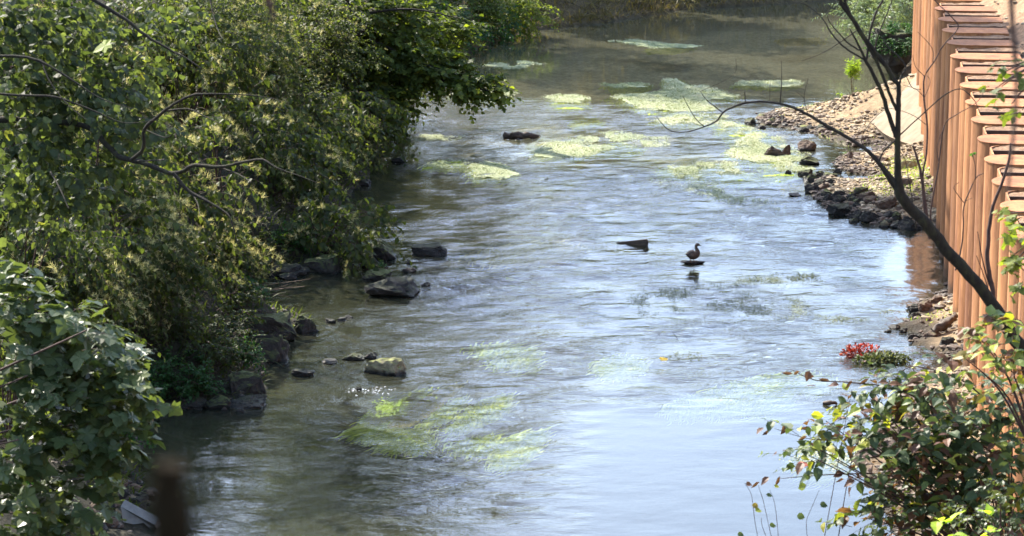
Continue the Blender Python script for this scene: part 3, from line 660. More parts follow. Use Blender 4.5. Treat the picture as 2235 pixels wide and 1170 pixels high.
# rubble and gravel (nobody could count it)
gmb = MB(); V0, T0 = ICO[1]
def scatter_gravel(n, xr, yr, cond, smin, smax, tlo, thi):
    x = xr[0] + (xr[1] - xr[0]) * g.random(n * 3); y = yr[0] + (yr[1] - yr[0]) * g.random(n * 3)
    z = ground_h(x, y); k = cond(x, y, z); x, y, z = x[k][:n], y[k][:n], z[k][:n]; m = len(x)
    s = smin * (smax / smin) ** (g.random(m) ** 2.2)
    A = g.normal(size=(m, 12, 3)) * .16; q = g.random(m) * 6.28; c, s_ = np.cos(q), np.sin(q)
    v = (V0[None] + A) * np.stack([s, s * (.6 + .3 * g.random(m)), s * .5], -1)[:, None, :]
    vx = v[..., 0] * c[:, None] - v[..., 1] * s_[:, None]; vy = v[..., 0] * s_[:, None] + v[..., 1] * c[:, None]
    v = np.stack([vx, vy, v[..., 2]], -1) + np.stack([x, y, z + s * .1], -1)[:, None, :]
    Tt = (np.arange(m)[:, None, None] * 12 + T0[None]).reshape(-1, 3)
    t = tlo + (thi - tlo) * np.clip(g.random(m) * .7 + .6 * (n2(x, y, .8, 3, 8) - .25), 0, 1); t = np.where(z < .12, t * .45, t)
    gmb.add(v.reshape(-1, 3), Tt, a=np.repeat(t, 12))
onbar = lambda x, y, z: (z > -.1) & ((n2(x, y, 1.3, 4, 44) + .25 * np.random.default_rng(2).random(len(x))) > .52) & (~inside(x, y, WPOLY) | (seg_dist(x, y, RIGHT) < .25)) & ((x - WX(y)) < .15) & (x > 1)
scatter_gravel(16000, (4.5, 9.5), (48.5, 66), onbar, .012, .085, .3, 1)
scatter_gravel(3500, (4.5, 8), (31, 46), onbar, .018, .1, .15, .9)
scatter_gravel(7000, (6.5, 12.5), (31, 64.5), lambda x, y, z: (x - WX(y) > 1.0) & (z > 3), .008, .06, .4, .95)
scatter_gravel(3000, (-7, -2), (31, 60), lambda x, y, z: (z > -.1) & (z < .8) & (~inside(x, y, WPOLY)), .015, .08, 0, .35)
tag(gmb.build('gravel', M['pebble']), 'orange and dark rubble strewn over the bars and dirt bank', 'gravel', kind='stuff')

# concrete pieces
def slab(name, label, pts, mat, thick=.12, cat='concrete slab', bumpy=.0):
    pts = np.array(pts, float); n_ = unit(np.cross(pts[1] - pts[0], pts[2] - pts[0])); n_ = n_ if n_[2] > 0 else -n_
    lo = pts - n_ * thick; n = len(pts); mb = MB(); V = np.concatenate([pts, lo])
    if n_[2] < 0: pass
    mb.add(V, [[0, a, a + 1] for a in range(1, n - 1)] + [[n, n + a + 1, n + a] for a in range(1, n - 1)])
    mb.quads(V, [[a, (a + 1) % n, n + (a + 1) % n, n + a] for a in range(n)])
    o = mb.build(name, M[mat], origin=tuple(pts.mean(0))); tag(o, label, cat); return o
cs = MB()
a0 = P(1900, 262, .28); a1 = P(1912, 294, .25); a2 = P(2040, 335, .35)
tp0 = PD(2006, 148, 62.5); tp1 = PD(2045, 148, 60)
nu, nv = 14, 18; grid = []
for q in range(nv):
    b = q / (nv - 1); pl = a0 * (1 - b) + tp0 * b; pm_ = a1 * (1 - b) + (tp0 * .5 + tp1 * .5) * b; pr = a2 * (1 - b) + tp1 * b
    for k in range(nu):
        a = k / (nu - 1); grid.append((1 - a) ** 2 * pl + 2 * a * (1 - a) * pm_ + a * a * pr)
grid = np.array(grid); grid += (fbm(grid * 3, 4) - .5)[:, None] * np.array([.0, -.08, .08])
ii = np.arange(nv - 1)[:, None] * nu; jj = np.arange(nu - 1)[None, :]
back = grid + np.array([.1, .5, -.35])
QQ = np.stack([ii + jj, ii + jj + 1, ii + nu + jj + 1, ii + nu + jj], -1).reshape(-1, 4)
cs.quads(grid, QQ, smooth=True); cs.quads(back, QQ[:, ::-1], smooth=True)
edge = [k for k in range(nu)] + [nu - 1 + nu * q for q in range(1, nv)] + [nv * nu - 1 - k for k in range(1, nu)] + [nu * (nv - 1 - q) for q in range(1, nv - 1)]
ne = len(edge); cs.quads(np.concatenate([grid[edge], back[edge]]), [[a, (a + 1) % ne, ne + (a + 1) % ne, ne + a] for a in range(ne)])
tag(cs.build('concrete_ramp', M['concrete'], origin=tuple(a1)), 'sunlit beige concrete slope leaning against the far end of the pile wall', 'concrete slope')
slab('concrete_slab', 'tilted triangular grey concrete slab at the near left shore', [P(272, 1090, .35), P(346, 1130, .12), P(352, 1142, .02), P(280, 1150, .02)], 'concrete_grey', .1)
0 and slab('concrete_slab', 'grey concrete revetment at the far right waterline behind the thin tree', [P(1905, 100, .5), P(1935, 90, 1.0), P(1985, 150, 1.2), P(1990, 190, .2), P(1940, 165, 0)], 'concrete_grey', .2)

# ------------------------------------------------------------------ water weeds
def poly_pts(poly, n):
    a = np.array(poly, float); lo, hi = a.min(0), a.max(0); q = lo + (hi - lo) * g.random((n * 4, 2)); k = inside(q[:, 0], q[:, 1], a)
    return q[k][:n]
def ell_poly(cx, cy, w, h, rot=0, n=18):
    q = np.linspace(0, 2 * math.pi, n, endpoint=False); jit = 1 + .15 * np.sin(3 * q + cx) + .1 * np.sin(5 * q + cy)
    return np.stack([cx + w / 2 * np.cos(q) * jit, cy + h / 2 * np.sin(q) * jit + rot * np.cos(q)], -1)
FLOW = unit((P(800, 925) - P(1000, 835))[None])[0]
def surface_weed(poly, label, mat='weedtop', dens=1.0, film=True, size=.036, name='weed_mat', tint=(0, 1), skirt=True):
    poly = np.asarray(poly, float); wp = np.array([P(a, b)[:2] for a, b in poly]); c = wp.mean(0)
    area = .5 * abs(np.dot(wp[:, 0], np.roll(wp[:, 1], 1)) - np.dot(wp[:, 1], np.roll(wp[:, 0], 1)))
    mb = MB(); n = int(min(30000, area * 3600 * dens)); lo, hi = wp.min(0) - .25, wp.max(0) + .25
    q = lo + (hi - lo) * g.random((n * 3, 2)); ins_ = inside(q[:, 0], q[:, 1], wp); dd = seg_dist(q[:, 0], q[:, 1], [tuple(x) for x in wp] + [tuple(wp[0])])
    sd = np.where(ins_, dd, -dd); nn_ = n2(q[:, 0], q[:, 1] * .6, 2.2, 4, 12)
    pr = smst(-.15, .35, sd + .9 * (nn_ - .5)); 
    if not film: pr = pr * smst(.38, .62, n2(q[:, 0], q[:, 1] * .5, 3.1, 4, 14))
    k = g.random(len(q)) < pr; q = q[k][:n]; m = len(q)
    pos = np.stack([q[:, 0], q[:, 1], .006 + .016 * g.random(m)], -1)
    d = FLOW[None] * .7 + g.normal(0, .55, (m, 3)); d[:, 2] = g.normal(.02, .06, m)
    nrm = np.array([0, 0, 1.]) + g.normal(0, .18, (m, 3))
    ti = tint[0] + (tint[1] - tint[0]) * np.clip(.65 * g.random(m) + .7 * (n2(q[:, 0], q[:, 1], 1.5, 3, 13) - .25), 0, 1)
    leaves(mb, OVATE, pos, d, nrm, size * (.5 + .9 * g.random(m)), ti)
    if film:                                            # the woven body of the mat just under and at the surface
        lo, hi = wp.min(0), wp.max(0); st = .06; xs = np.arange(lo[0], hi[0] + st, st); ys = np.arange(lo[1], hi[1] + st * 1.5, st * 1.5)
        X_, Y_ = np.meshgrid(xs, ys, indexing='ij'); x_, y_ = X_.ravel(), Y_.ravel(); I = inside(x_, y_, wp); D = seg_dist(x_, y_, [tuple(x) for x in wp] + [tuple(wp[0])])
        sdd = np.where(I, D, -D) + .5 * (n2(x_, y_ * .5, 3, 4, 12) - .5)
        z_ = np.clip(.004 + .05 * np.clip(sdd, -1, .15), -.08, .012) + .006 * (n2(x_, y_, 9, 3, 15) - .5)
        b_ = len(ys); i_ = np.arange(len(xs) - 1)[:, None] * b_; j_ = np.arange(b_ - 1)[None, :]; QQ = np.stack([i_ + j_, i_ + b_ + j_, i_ + b_ + j_ + 1, i_ + j_ + 1], -1).reshape(-1, 4)
        kq = sdd[QQ].min(1) > -.02
        if kq.any(): mb.quads(np.stack([x_, y_, z_], -1), QQ[kq], a=.42 + .3 * (n2(x_, y_, 6, 3, 16) - .5), smooth=True)
    if mat == 'weedtop' and skirt:
        cc = poly.mean(0); pl_ = [tuple(cc + (p_ - cc) * 1.12 + [-3, 3]) for p_ in poly]; ks = ribbons(mb, pl_, .9, (.02, .09), .4, .02, 1)
    o = mb.build(name, [M[mat], M['weedsub']], origin=(c[0], c[1], 0)); tag(o, label, 'water weed'); return o
def ribbons(mb, poly, dens, depth, L, width, m_, top=-.012):
    wp = np.array([P(a, b)[:2] for a, b in poly])
    area = .5 * abs(np.dot(wp[:, 0], np.roll(wp[:, 1], 1)) - np.dot(wp[:, 1], np.roll(wp[:, 0], 1)))
    q = poly_pts(wp, int(min(16000, area * 1000 * dens + 60))); ed = seg_dist(q[:, 0], q[:, 1], [tuple(x) for x in wp] + [tuple(wp[0])]); q = q[g.random(len(q)) < .3 + .7 * smst(0, .35 * area ** .5 * .5, ed)]; m = len(q); K = 7; t = np.linspace(0, 1, K)
    ph = g.random(m) * 6.28; Ls = L * (.4 + 1.6 * g.random(m) ** 1.5); sd = np.array([-FLOW[1], FLOW[0], 0])
    z0 = -(depth[0] + (depth[1] - depth[0]) * g.random(m))
    p = np.stack([q[:, 0], q[:, 1], z0], -1)[:, None, :] + (Ls[:, None] * (t - .5)[None])[..., None] * FLOW + (.05 * np.sin(7 * t[None] + ph[:, None] + q[:, 0:1] * 2))[..., None] * sd
    p[:, :, 2] += .02 * np.sin(9 * t[None] + ph[:, None]) ; p[:, :, 2] = np.minimum(p[:, :, 2] * .6, top)
    wd = (width * np.sin(math.pi * np.clip(t, .04, .96)))[None, :, None] * sd
    V = np.stack([p - wd, p + wd], 2).reshape(-1, 3); b = np.arange(m)[:, None] * K * 2 + np.arange(K - 1)[None] * 2
    Q = np.stack([b, b + 1, b + 3, b + 2], -1).reshape(-1, 4)
    ti = np.repeat(np.clip(.6 * g.random(m) + .7 * (n2(q[:, 0], q[:, 1], 1.3, 3, 17) - .2), 0, 1), K * 2)
    mb.quads(V, Q, a=ti, m=m_)
def sub_weed(poly, label, mat='weedsub', dens=1.0, depth=(.02, .12), L=.45, width=.022, name='submerged_weed', top=-.01):
    c = np.array([P(a, b)[:2] for a, b in poly]).mean(0); mb = MB(); ribbons(mb, poly, dens, depth, L, width, 0, top)
    o = mb.build(name, M[mat], origin=(c[0], c[1], 0)); tag(o, label, 'water weed'); return o
surface_weed([(1335, 212), (1375, 204), (1430, 203), (1458, 196), (1452, 174), (1478, 172), (1500, 186), (1545, 190), (1605, 211), (1580, 217), (1543, 219), (1542, 240), (1490, 245), (1430, 241), (1380, 229)], 'biggest solid yellow green weed mat in the upper river with a notched edge', dens=1.2)
surface_weed(ell_poly(1682, 183, 140, 13), 'thin pale weed mat floating alone in the still pool on the right')
surface_weed(ell_poly(1240, 216, 72, 16), 'small round pale mat left of the biggest weed mat', dens=1.5)
surface_weed(ell_poly(1374, 186, 88, 9), 'thin green strip of weed just above the biggest mat', tint=(0, .6))
surface_weed(ell_poly(1232, 330, 138, 30), 'oval pale weed mat right of the floating log', dens=1.2)
surface_weed([(1030, 365), (1060, 353), (1100, 362), (1128, 380), (1100, 390), (1040, 388)], 'wedge shaped pale weed mat left of midstream', dens=1.4)
surface_weed([(1345, 90), (1390, 88), (1450, 94), (1540, 100), (1500, 105), (1420, 104)], 'long grey green weed streak at the far end of the pool', 'weedpale')
surface_weed([(1050, 142), (1120, 134), (1190, 140), (1150, 149), (1070, 152)], 'grey weed streak at the left far bank', 'weedpale', film=False, dens=1.6)
surface_weed(ell_poly(1060, 207, 120, 20), 'pale weed mat beneath the maple branch tips', film=False, dens=1.6)
surface_weed([(1250, 300), (1340, 288), (1440, 300), (1430, 322), (1330, 330), (1270, 320)], 'pale broken weed between the oval mat and the flat rapids', 'weedpale', film=False)
surface_weed(ell_poly(1500, 262, 120, 22), 'small pale weed below the biggest mat', film=False, dens=1.3)
surface_weed([(1550, 245), (1600, 262), (1650, 280), (1690, 300), (1740, 330), (1770, 370), (1700, 378), (1640, 350), (1600, 310), (1570, 280)], 'long pale speckled weed belt running towards the gravel bar', film=False, dens=1.1)
surface_weed(ell_poly(1650, 335, 110, 34), 'dense pale patch in the speckled weed belt', dens=.9)
surface_weed([(1440, 365), (1520, 360), (1600, 352), (1615, 375), (1570, 392), (1480, 385)], 'pale weed mat with tan specks right of midstream', dens=.9, film=False)
surface_weed([(1405, 375), (1480, 392), (1560, 402), (1640, 425), (1720, 450), (1700, 462), (1600, 440), (1480, 415)], 'faint weed belt trailing below the tan specked mat', 'weedpale', film=False, dens=.8)
surface_weed(ell_poly(1815, 232, 82, 9), 'thin pale mat against the gravel spit', 'weedpale')
surface_weed(ell_poly(945, 300, 110, 20), 'faint pale weed under the left riffle', 'weedpale', film=False, dens=.8)
surface_weed(ell_poly(980, 358, 90, 18), 'green tinted weed in the left riffle', film=False, tint=(0, .5))
surface_weed([(1370, 650), (1450, 630), (1560, 622), (1640, 610), (1660, 618), (1560, 640), (1450, 690), (1400, 690)], 'dark speckled weed fan left below the duck', 'weeddark', film=False, dens=1.0, size=.022)
surface_weed([(1500, 660), (1620, 640), (1700, 640), (1780, 655), (1740, 690), (1640, 700), (1560, 680)], 'dark speckled weed fan right below the duck', 'weeddark', film=False, dens=.55, size=.022)
surface_weed([(1645, 602), (1700, 598), (1790, 600), (1750, 615), (1680, 622)], 'grey green weed patch right of the duck', 'weeddark', film=False, dens=1.3, size=.03, tint=(.4, .9))
surface_weed(ell_poly(1840, 690, 90, 30), 'dark speckled weed near the pair of stones', 'weeddark', film=False, dens=1.0, size=.022)
surface_weed(ell_poly(1960, 680, 70, 16), 'olive weed skirt around the wall heap', 'weeddark', film=False, dens=.8)
surface_weed(ell_poly(1800, 1010, 140, 60), 'thin green scum below the shrub twigs', 'weedtop', film=False, dens=.35, size=.03)
surface_weed(ell_poly(1500, 780, 60, 12), 'dark scrap of weed around the snagged twigs', 'weeddark', film=False, dens=.8)
surface_weed([(800, 912), (835, 880), (875, 860), (925, 852), (900, 880), (868, 908), (820, 922)], 'green leafy weed breaking the surface at the left of the lower fan', 'plumegreen', film=False, dens=1.1, size=.03, skirt=False, tint=(.2, 1))
for poly, lab, mt, kw in [
 ([(800, 912), (835, 880), (875, 860), (930, 850), (900, 885), (870, 912), (820, 925)], 'bright green submerged weed plume, first of the lower river fan', 'weedsub', dict(dens=2.4, depth=(0, .03), top=-.013)),
 ([(865, 922), (900, 885), (950, 855), (1005, 832), (985, 860), (930, 905), (890, 925)], 'brown submerged weed plume beside the bright green one', 'weedbrown', dict(dens=1.6, depth=(0, .04), top=-.013)),
 ([(932, 918), (960, 890), (1000, 862), (1012, 870), (985, 905), (945, 924)], 'narrow olive submerged weed plume', 'weedsub', dict(dens=1.3, depth=(.04, .1))),
 ([(980, 930), (1020, 890), (1060, 865), (1110, 855), (1100, 895), (1070, 915), (1010, 935)], 'broad olive submerged weed plume in the middle of the fan', 'weedsub', dict(dens=1.3, depth=(.04, .12))),
 ([(745, 935), (800, 920), (870, 930), (945, 945), (950, 965), (925, 985), (860, 975), (810, 960)], 'yellow green submerged weed at the low left end of the fan', 'weedsub', dict(dens=.9, depth=(.03, .12))),
 ([(980, 955), (1060, 945), (1120, 955), (1080, 980), (1000, 978)], 'pale submerged weed under the middle of the fan', 'weedsub', dict(dens=.8, depth=(.08, .16))),
 ([(1075, 1000), (1085, 965), (1130, 940), (1190, 935), (1180, 965), (1150, 1000), (1110, 1018)], 'rounded green submerged weed at the lower right of the fan', 'weedsub', dict(dens=1.4, depth=(.05, .14))),
 ([(1020, 745), (1100, 738), (1180, 760), (1170, 800), (1090, 790)], 'pale submerged weed upstream of the fan', 'weedsub', dict(dens=.7, depth=(.1, .2))),
 ([(1290, 785), (1350, 770), (1410, 790), (1395, 812), (1320, 815)], 'faint green submerged weed in the middle lower river', 'weedsub', dict(dens=.9, depth=(.08, .16))),
 ([(1450, 880), (1520, 850), (1650, 830), (1740, 850), (1720, 890), (1600, 900), (1480, 905)], 'wide green submerged weed left of the leafy shrub', 'weedsub', dict(dens=.9, depth=(.06, .16))),
 ([(1580, 830), (1660, 810), (1760, 805), (1830, 820), (1800, 850), (1680, 845)], 'green submerged weed below the red tangle', 'weedsub', dict(dens=.7, depth=(.08, .16))),
 ([(1285, 318), (1340, 312), (1400, 325), (1385, 340), (1310, 338)], 'bright yellow green submerged weed below the oval mat', 'weedsub', dict(dens=2, depth=(.02, .08))),
 ([(1245, 262), (1290, 258), (1310, 272), (1270, 278)], 'small yellow green submerged weed upstream of the oval mat', 'weedsub', dict(dens=2, depth=(.02, .08))),
 ([(1205, 222), (1260, 222), (1290, 235), (1240, 240)], 'green submerged skirt of the small round mat', 'weedsub', dict(dens=2, depth=(.02, .08))),
 ([(1560, 400), (1620, 378), (1690, 378), (1720, 392), (1640, 402)], 'yellow green submerged weed between speckled belt and bar', 'weedsub', dict(dens=2, depth=(.02, .1))),
 ([(1700, 402), (1780, 400), (1790, 420), (1720, 422)], 'olive submerged weed beside the bar edge', 'weedbrown', dict(dens=1.2, depth=(.03, .1))),
 ([(1330, 192), (1420, 190), (1400, 204), (1350, 205)], 'green submerged weed left of the biggest mat', 'weedsub', dict(dens=1.6, depth=(.02, .08))),
 ([(1410, 104), (1520, 104), (1480, 114), (1420, 113)], 'dull green submerged weed under the far streak', 'weedsub', dict(dens=1, depth=(.04, .1))),
 ([(1690, 85), (1780, 80), (1800, 92), (1720, 96)], 'faint yellow submerged weed far up the pool', 'weedbrown', dict(dens=1, depth=(.04, .1))),
 ([(1000, 555), (1100, 530), (1220, 520), (1290, 545), (1220, 570), (1080, 575)], 'brown submerged weed bed in the shallows left of the duck', 'weedbrown', dict(dens=.7, depth=(.05, .15))),
]: sub_weed(poly, lab, mt, **kw)

# ------------------------------------------------------------------ duck
def duck():
    base = P(1511, 572, .06); s = (F / (base[1] / cT)); k = 1 / s      # metres per photo pixel here
    # stations: x forward (+ right), z up in photo pixels above the perch, half width, half height
    st = [(-17.5, 17, .4, .3), (-14, 18, 2.0, 1.4), (-11, 17.5, 4.8, 4.6), (-7, 17.4, 7.6, 8.4), (-2, 17, 9, 10.4), (3, 16.8, 9.2, 11), (7, 18, 8.4, 10.4), (10, 21, 6.8, 8), (10.8, 25, 5, 5), (9.3, 29, 3.7, 3.7), (8, 32.5, 3.0, 3.0), (8.2, 35.5, 3.4, 3.4), (10, 38, 4.0, 3.9), (12.8, 38.2, 3.8, 3.5), (15, 37.4, 2.6, 2.3), (16.6, 36.6, 1.9, 1.2), (19, 35.8, 1.7, .7), (21, 35.3, 1.0, .4)]
    st = smooth_path(np.array(st, float), 3); c = np.stack([st[:, 0], np.zeros(len(st)), st[:, 1]], -1)
    t = unit(np.gradient(c, axis=0)); sd = np.array([0, 1., 0]); upv = np.cross(t, sd) * -1; upv = np.cross(sd[None], t) * -1
    an = np.linspace(0, 2 * math.pi, 18, endpoint=False)
    V = c[:, None, :] + st[:, 2][:, None, None] * np.cos(an)[None, :, None] * sd + st[:, 3][:, None, None] * np.sin(an)[None, :, None] * upv[:, None, :]
    nS = len(c); mb = MB(); i_ = np.arange(nS - 1)[:, None] * 18; j_ = np.arange(18)[None]; k_ = (j_ + 1) % 18
    A = np.array([[-.1, .16, 0]])
    tt = np.repeat(np.where(np.arange(nS) > nS - 10, .95, .25), 18)
    rot = R(12); Rz = np.array([[math.cos(rot), -math.sin(rot), 0], [math.sin(rot), math.cos(rot), 0], [0, 0, 1]])
    X_ = V.reshape(-1, 3) @ Rz.T * k + base; mb.quads(X_, np.stack([i_ + j_, i_ + k_, i_ + 18 + k_, i_ + 18 + j_], -1).reshape(-1, 4), a=tt, smooth=True)
    for sgn in (-1, 1):                                   # folded wings, legs and webbed feet join the same body
        w = []
        for a, b in ((-12, 19), (-9, 22.5), (-3, 24.5), (4, 24), (7.5, 20), (5, 15), (-2, 13), (-8, 15.5)): w.append((a, sgn * (8.9 - .035 * (a + 1) ** 2 if abs(a + 1) < 12 else 3.2), b))
        w = np.array(w, float); ctr = np.array([[-1, sgn * 10.2, 19]]); q = np.concatenate([w, ctr]) @ Rz.T * k + base
        mb.add(q, [[8, a, (a + 1) % 8] for a in range(8)], a=.6, smooth=True)
        lx = 4.2 if sgn > 0 else -5
        for pa, pb, r0, r1 in (((lx - 1, sgn * 2.5, 9), (lx, sgn * 2.6, 4), 1.3, .7), ((lx, sgn * 2.6, 4), (lx + .4, sgn * 2.6, -.5), .65, .6)):
            tube(mb, (np.array([pa, pb]) @ Rz.T) * k + base, np.array([r0, r1]) * k, 7, a=1)
        f0 = np.array([lx + .2, sgn * 2.6, -.6]); q = np.array([f0 + [-.8, 0, .5], f0 + [3.4, -1.8, 0], f0 + [4, 0, .1], f0 + [3.4, 1.8, 0], f0 + [0, 0, 1.1]]) @ Rz.T * k + base
        mb.add(q, [[0, 1, 4], [1, 2, 4], [2, 3, 4], [3, 0, 4], [0, 3, 2], [0, 2, 1]], a=1)
    m, t, out = new_mat('duck_feathers'); at = N(t, 'ShaderNodeAttribute', attribute_name='tint')
    v = wpos(t, (1, 1, 1)); c0 = ramp(t, [(0, (.07, .045, .03)), (.3, (.11, .075, .05)), (.6, (.15, .11, .08)), (.95, (.07, .05, .03)), (1, (.3, .12, .04))], at.outputs['Fac'])
    vo = N(t, 'ShaderNodeTexVoronoi'); vo.inputs['Scale'].default_value = 45; t.links.new(v, vo.inputs['Vector'])
    c1 = mixc(t, c0, (.02, .014, .01), mixf(t, vo.outputs['Distance'], .2, .6, 0, .75))
    b = N(t, 'ShaderNodeBsdfPrincipled'); t.links.new(c1, b.inputs['Base Color']); b.inputs['Roughness'].default_value = .7; t.links.new(b.outputs[0], out.inputs[0])
    o = mb.build('duck', m, origin=tuple(base)); tag(o, 'brown duck standing on a small flat stone in the middle of the river', 'duck')
duck()
# its perch, the driftwood and the snags
def plank(name, label, cat, pts, rad, mat, flat=1.0, sides=12, org=None):
    mb = MB(); pts = smooth_path(pts, 9); tube(mb, pts, np.interp(np.linspace(0, 1, len(pts)), np.linspace(0, 1, len(rad)), rad), sides, a=.4)
    qv = mb.V[0]; mb.V[0] = qv + (np.stack([fbm(qv * 9, 4), fbm(qv * 9 + 40, 4), fbm(qv * 9 + 80, 4)], -1) - .5) * [.12, .12, .16] * min(1, max(rad) / .09)
    o = mb.build(name, M[mat], origin=tuple(pts[0])); tag(o, label, cat); return o
rock(1512, 572, 56, 9, 'rock_dark', 'small flat dark stone under the duck', name='perch_stone', depth=.35, seed=12)
# pointed plank end standing out of the water
b0 = P(1345, 531, 0); b1 = P(1411, 538, 0); k = b1[1] / F
pl = MB(); vs = [b0 + [0, 0, .0], P(1410, 526, .0) * 0 + b1 + [0, 0, .12], b1 + [-.02, 0, -.12], b0 + [0, 0, -.12]]; vs = [b0 + [0, 0, .01], b1 + [0, 0, .13], b1 + [.03, -.02, .10], b1 + [-.01, 0, -.1], b0 + [0, 0, -.1]]
vs = np.array(vs); bk = vs + np.array([.02, .14, -.02]); n = len(vs); V = np.concatenate([vs, bk])
pl.add(V, [[0, 1, 2], [0, 2, 3], [0, 3, 4], [5, 7, 6], [5, 8, 7], [5, 9, 8]]); pl.quads(V, [[a, (a + 1) % n, n + (a + 1) % n, n + a] for a in range(n)])
tag(pl.build('plank', M['wood'], origin=tuple(b0)), 'grey brown wedge of wood tilting out of the water left of the duck', 'plank')
plank('log', 'short dark log lying in the upper riffle', 'log', [P(1100, 297, .03), P(1125, 296, .06), P(1150, 297, .05), P(1180, 298, .01)], [.06, .09, .07, .015], 'wood')
rock(1688, 330, 58, 24, 'wood', 'red brown driftwood clump caught at the edge of the weed belt', name='driftwood', cat='driftwood', depth=.5, seed=31, rough=.6)
rock(1716, 328, 34, 24, 'wood', 'dark upright end of the driftwood beside the weed belt', name='driftwood', cat='driftwood', depth=.5, seed=37, rough=.7, rz=.6)
plank('log', 'weathered log lying behind the leafy shrub at the water', 'log', [P(1905, 975, .05), P(1932, 930, .3)], [.09, .07], 'pale_twig')
plank('driftwood', 'flat dark piece of driftwood at the wall heap', 'driftwood', [P(2035, 722, .15), P(2065, 705, .25), P(2088, 690, .3)], [.05, .08, .03], 'wood')
plank('driftwood', 'small dark floating scrap of wood in the smooth run', 'driftwood', [P(1797, 881, .01), P(1810, 880, .03), P(1826, 881, .01)], [.02, .035, .02], 'wood')

def px_branch(mb, pts, w, Y, sides=7, m=0, jit=0, a=.5, sub=4):
    """a limb traced in the photograph at distance Y (number, or start and end); w: widths in photo pixels"""
    Ys = np.linspace(Y[0], Y[1], len(pts)) if np.ndim(Y) else np.full(len(pts), Y)
    p = np.array([PD(a_, b_, y_) for (a_, b_), y_ in zip(pts, Ys)]); p = smooth_path(p, sub)
    r = np.interp(np.linspace(0, 1, len(p)), np.linspace(0, 1, len(w)), w) * .5 * p[:, 1] / F
    p = p + rng.normal(0, 1, p.shape) * r[:, None] * .12
    tube(mb, p, r, sides, m=m, a=a); return p
# snagged twigs in the river
sn = MB()
px_branch(sn, [(1510, 790), (1495, 765), (1478, 738), (1466, 722)], [2, 1.4, .6], 41.2, 4)
px_branch(sn, [(1505, 790), (1500, 770), (1496, 748)], [2, 1], 41.2, 4); px_branch(sn, [(1512, 790), (1528, 770), (1540, 766)], [1.5, .7], 41.2, 4)
px_branch(sn, [(1500, 790), (1520, 787), (1545, 789)], [3, 2], 41.1, 4)
tag(sn.build('twig_snag', M['twig'], origin=tuple(P(1505, 790))), 'thin bare twigs snagged in midstream above the smooth run', 'twigs')
def fallen_leaf(px, py, label, mat='yellow', size=.07, tint=.9):
    mb = MB(); p = P(px, py, .012)[None]; leaves(mb, MAPLE, p, np.array([[.8, .5, .05]]), np.array([[.1, -.3, 1]]), size, tint); tag(mb.build('fallen_leaf', M[mat], origin=tuple(p[0])), label, 'leaf')
fallen_leaf(1443, 785, 'orange leaf floating left of the snagged twigs', 'yellow', .12, 1)
fallen_leaf(1748, 1015, 'red orange leaf floating in the green scum', 'redleaf', .14, .9)
fallen_leaf(321, 864, 'orange leaf lying on mud at the near left shore', 'yellow', .13, 1)
fallen_leaf(470, 688, 'orange leaf on the mud under the dry branches', 'yellow', .1, 1)
# red netting tangle
def red_tangle():
    e = empty('red_netting', tuple(P(1888, 780)), 'crumpled red netting tangled with green weed at the right bank', 'netting')
    mb = MB(); c = P(1890, 778, .0); k = c[1] / F
    nu_, nv_ = 44, 26; q = []
    for a in np.linspace(0, 1, nu_):
        for b in np.linspace(0, 1, nv_):
            x = (a - .5) * 74; prof = 34 * math.sin(math.pi * min(max(a * 1.02, 0), 1)) ** .6 * (1 - .45 * a)
            y = (b - .5) * 40; z = prof * math.sin(math.pi * b) ** .8
            q.append((x, y, z))
    q = np.array(q); q[:, 0] += 8 * (fbm(q / 9, 3) - .5) * 2; q[:, 1] += 10 * (fbm(q / 9 + 9, 3) - .5) * 2; q[:, 2] *= .55 + .9 * fbm(q / 7 + 20, 3)
    V = q * k + c + [0, .1, -.02]; I = np.arange(nu_ - 1)[:, None] * nv_; J = np.arange(nv_ - 1)[None]; QQ = np.stack([I + J, I + nv_ + J, I + nv_ + J + 1, I + J + 1], -1).reshape(-1, 4)
    hole = fbm(q[QQ[:, 0]] / 3.2 + 50, 2) < .47
    mb.quads(V, QQ[hole], a=.3 + .7 * vnoise(q / 3)); 
    p, d = rand_ell(150, c + [-.05, 0, .08], (.28, .2, .12), .5); leaves(mb, OVATE, p, d + rng.normal(0, .5, p.shape), rng.normal(size=p.shape), .05, rng.random(150))
    p, d = rand_ell(60, P(1860, 772, .05), (.14, .1, .05), .3); leaves(mb, OVATE, p, d, rng.normal(size=p.shape), .06, rng.random(60))
    mb.build('netting', M['redleaf'], e)
    w = MB(); p, d = rand_ell(900, P(1925, 785, .03), (.42, .22, .09), .0); leaves(w, OVATE, p, d + rng.normal(0, .6, p.shape), rng.normal(size=p.shape) + [0, 0, 1], .06, rng.random(900)); w.build('weed_tangle', M['weeddark'], e)
red_tangle()
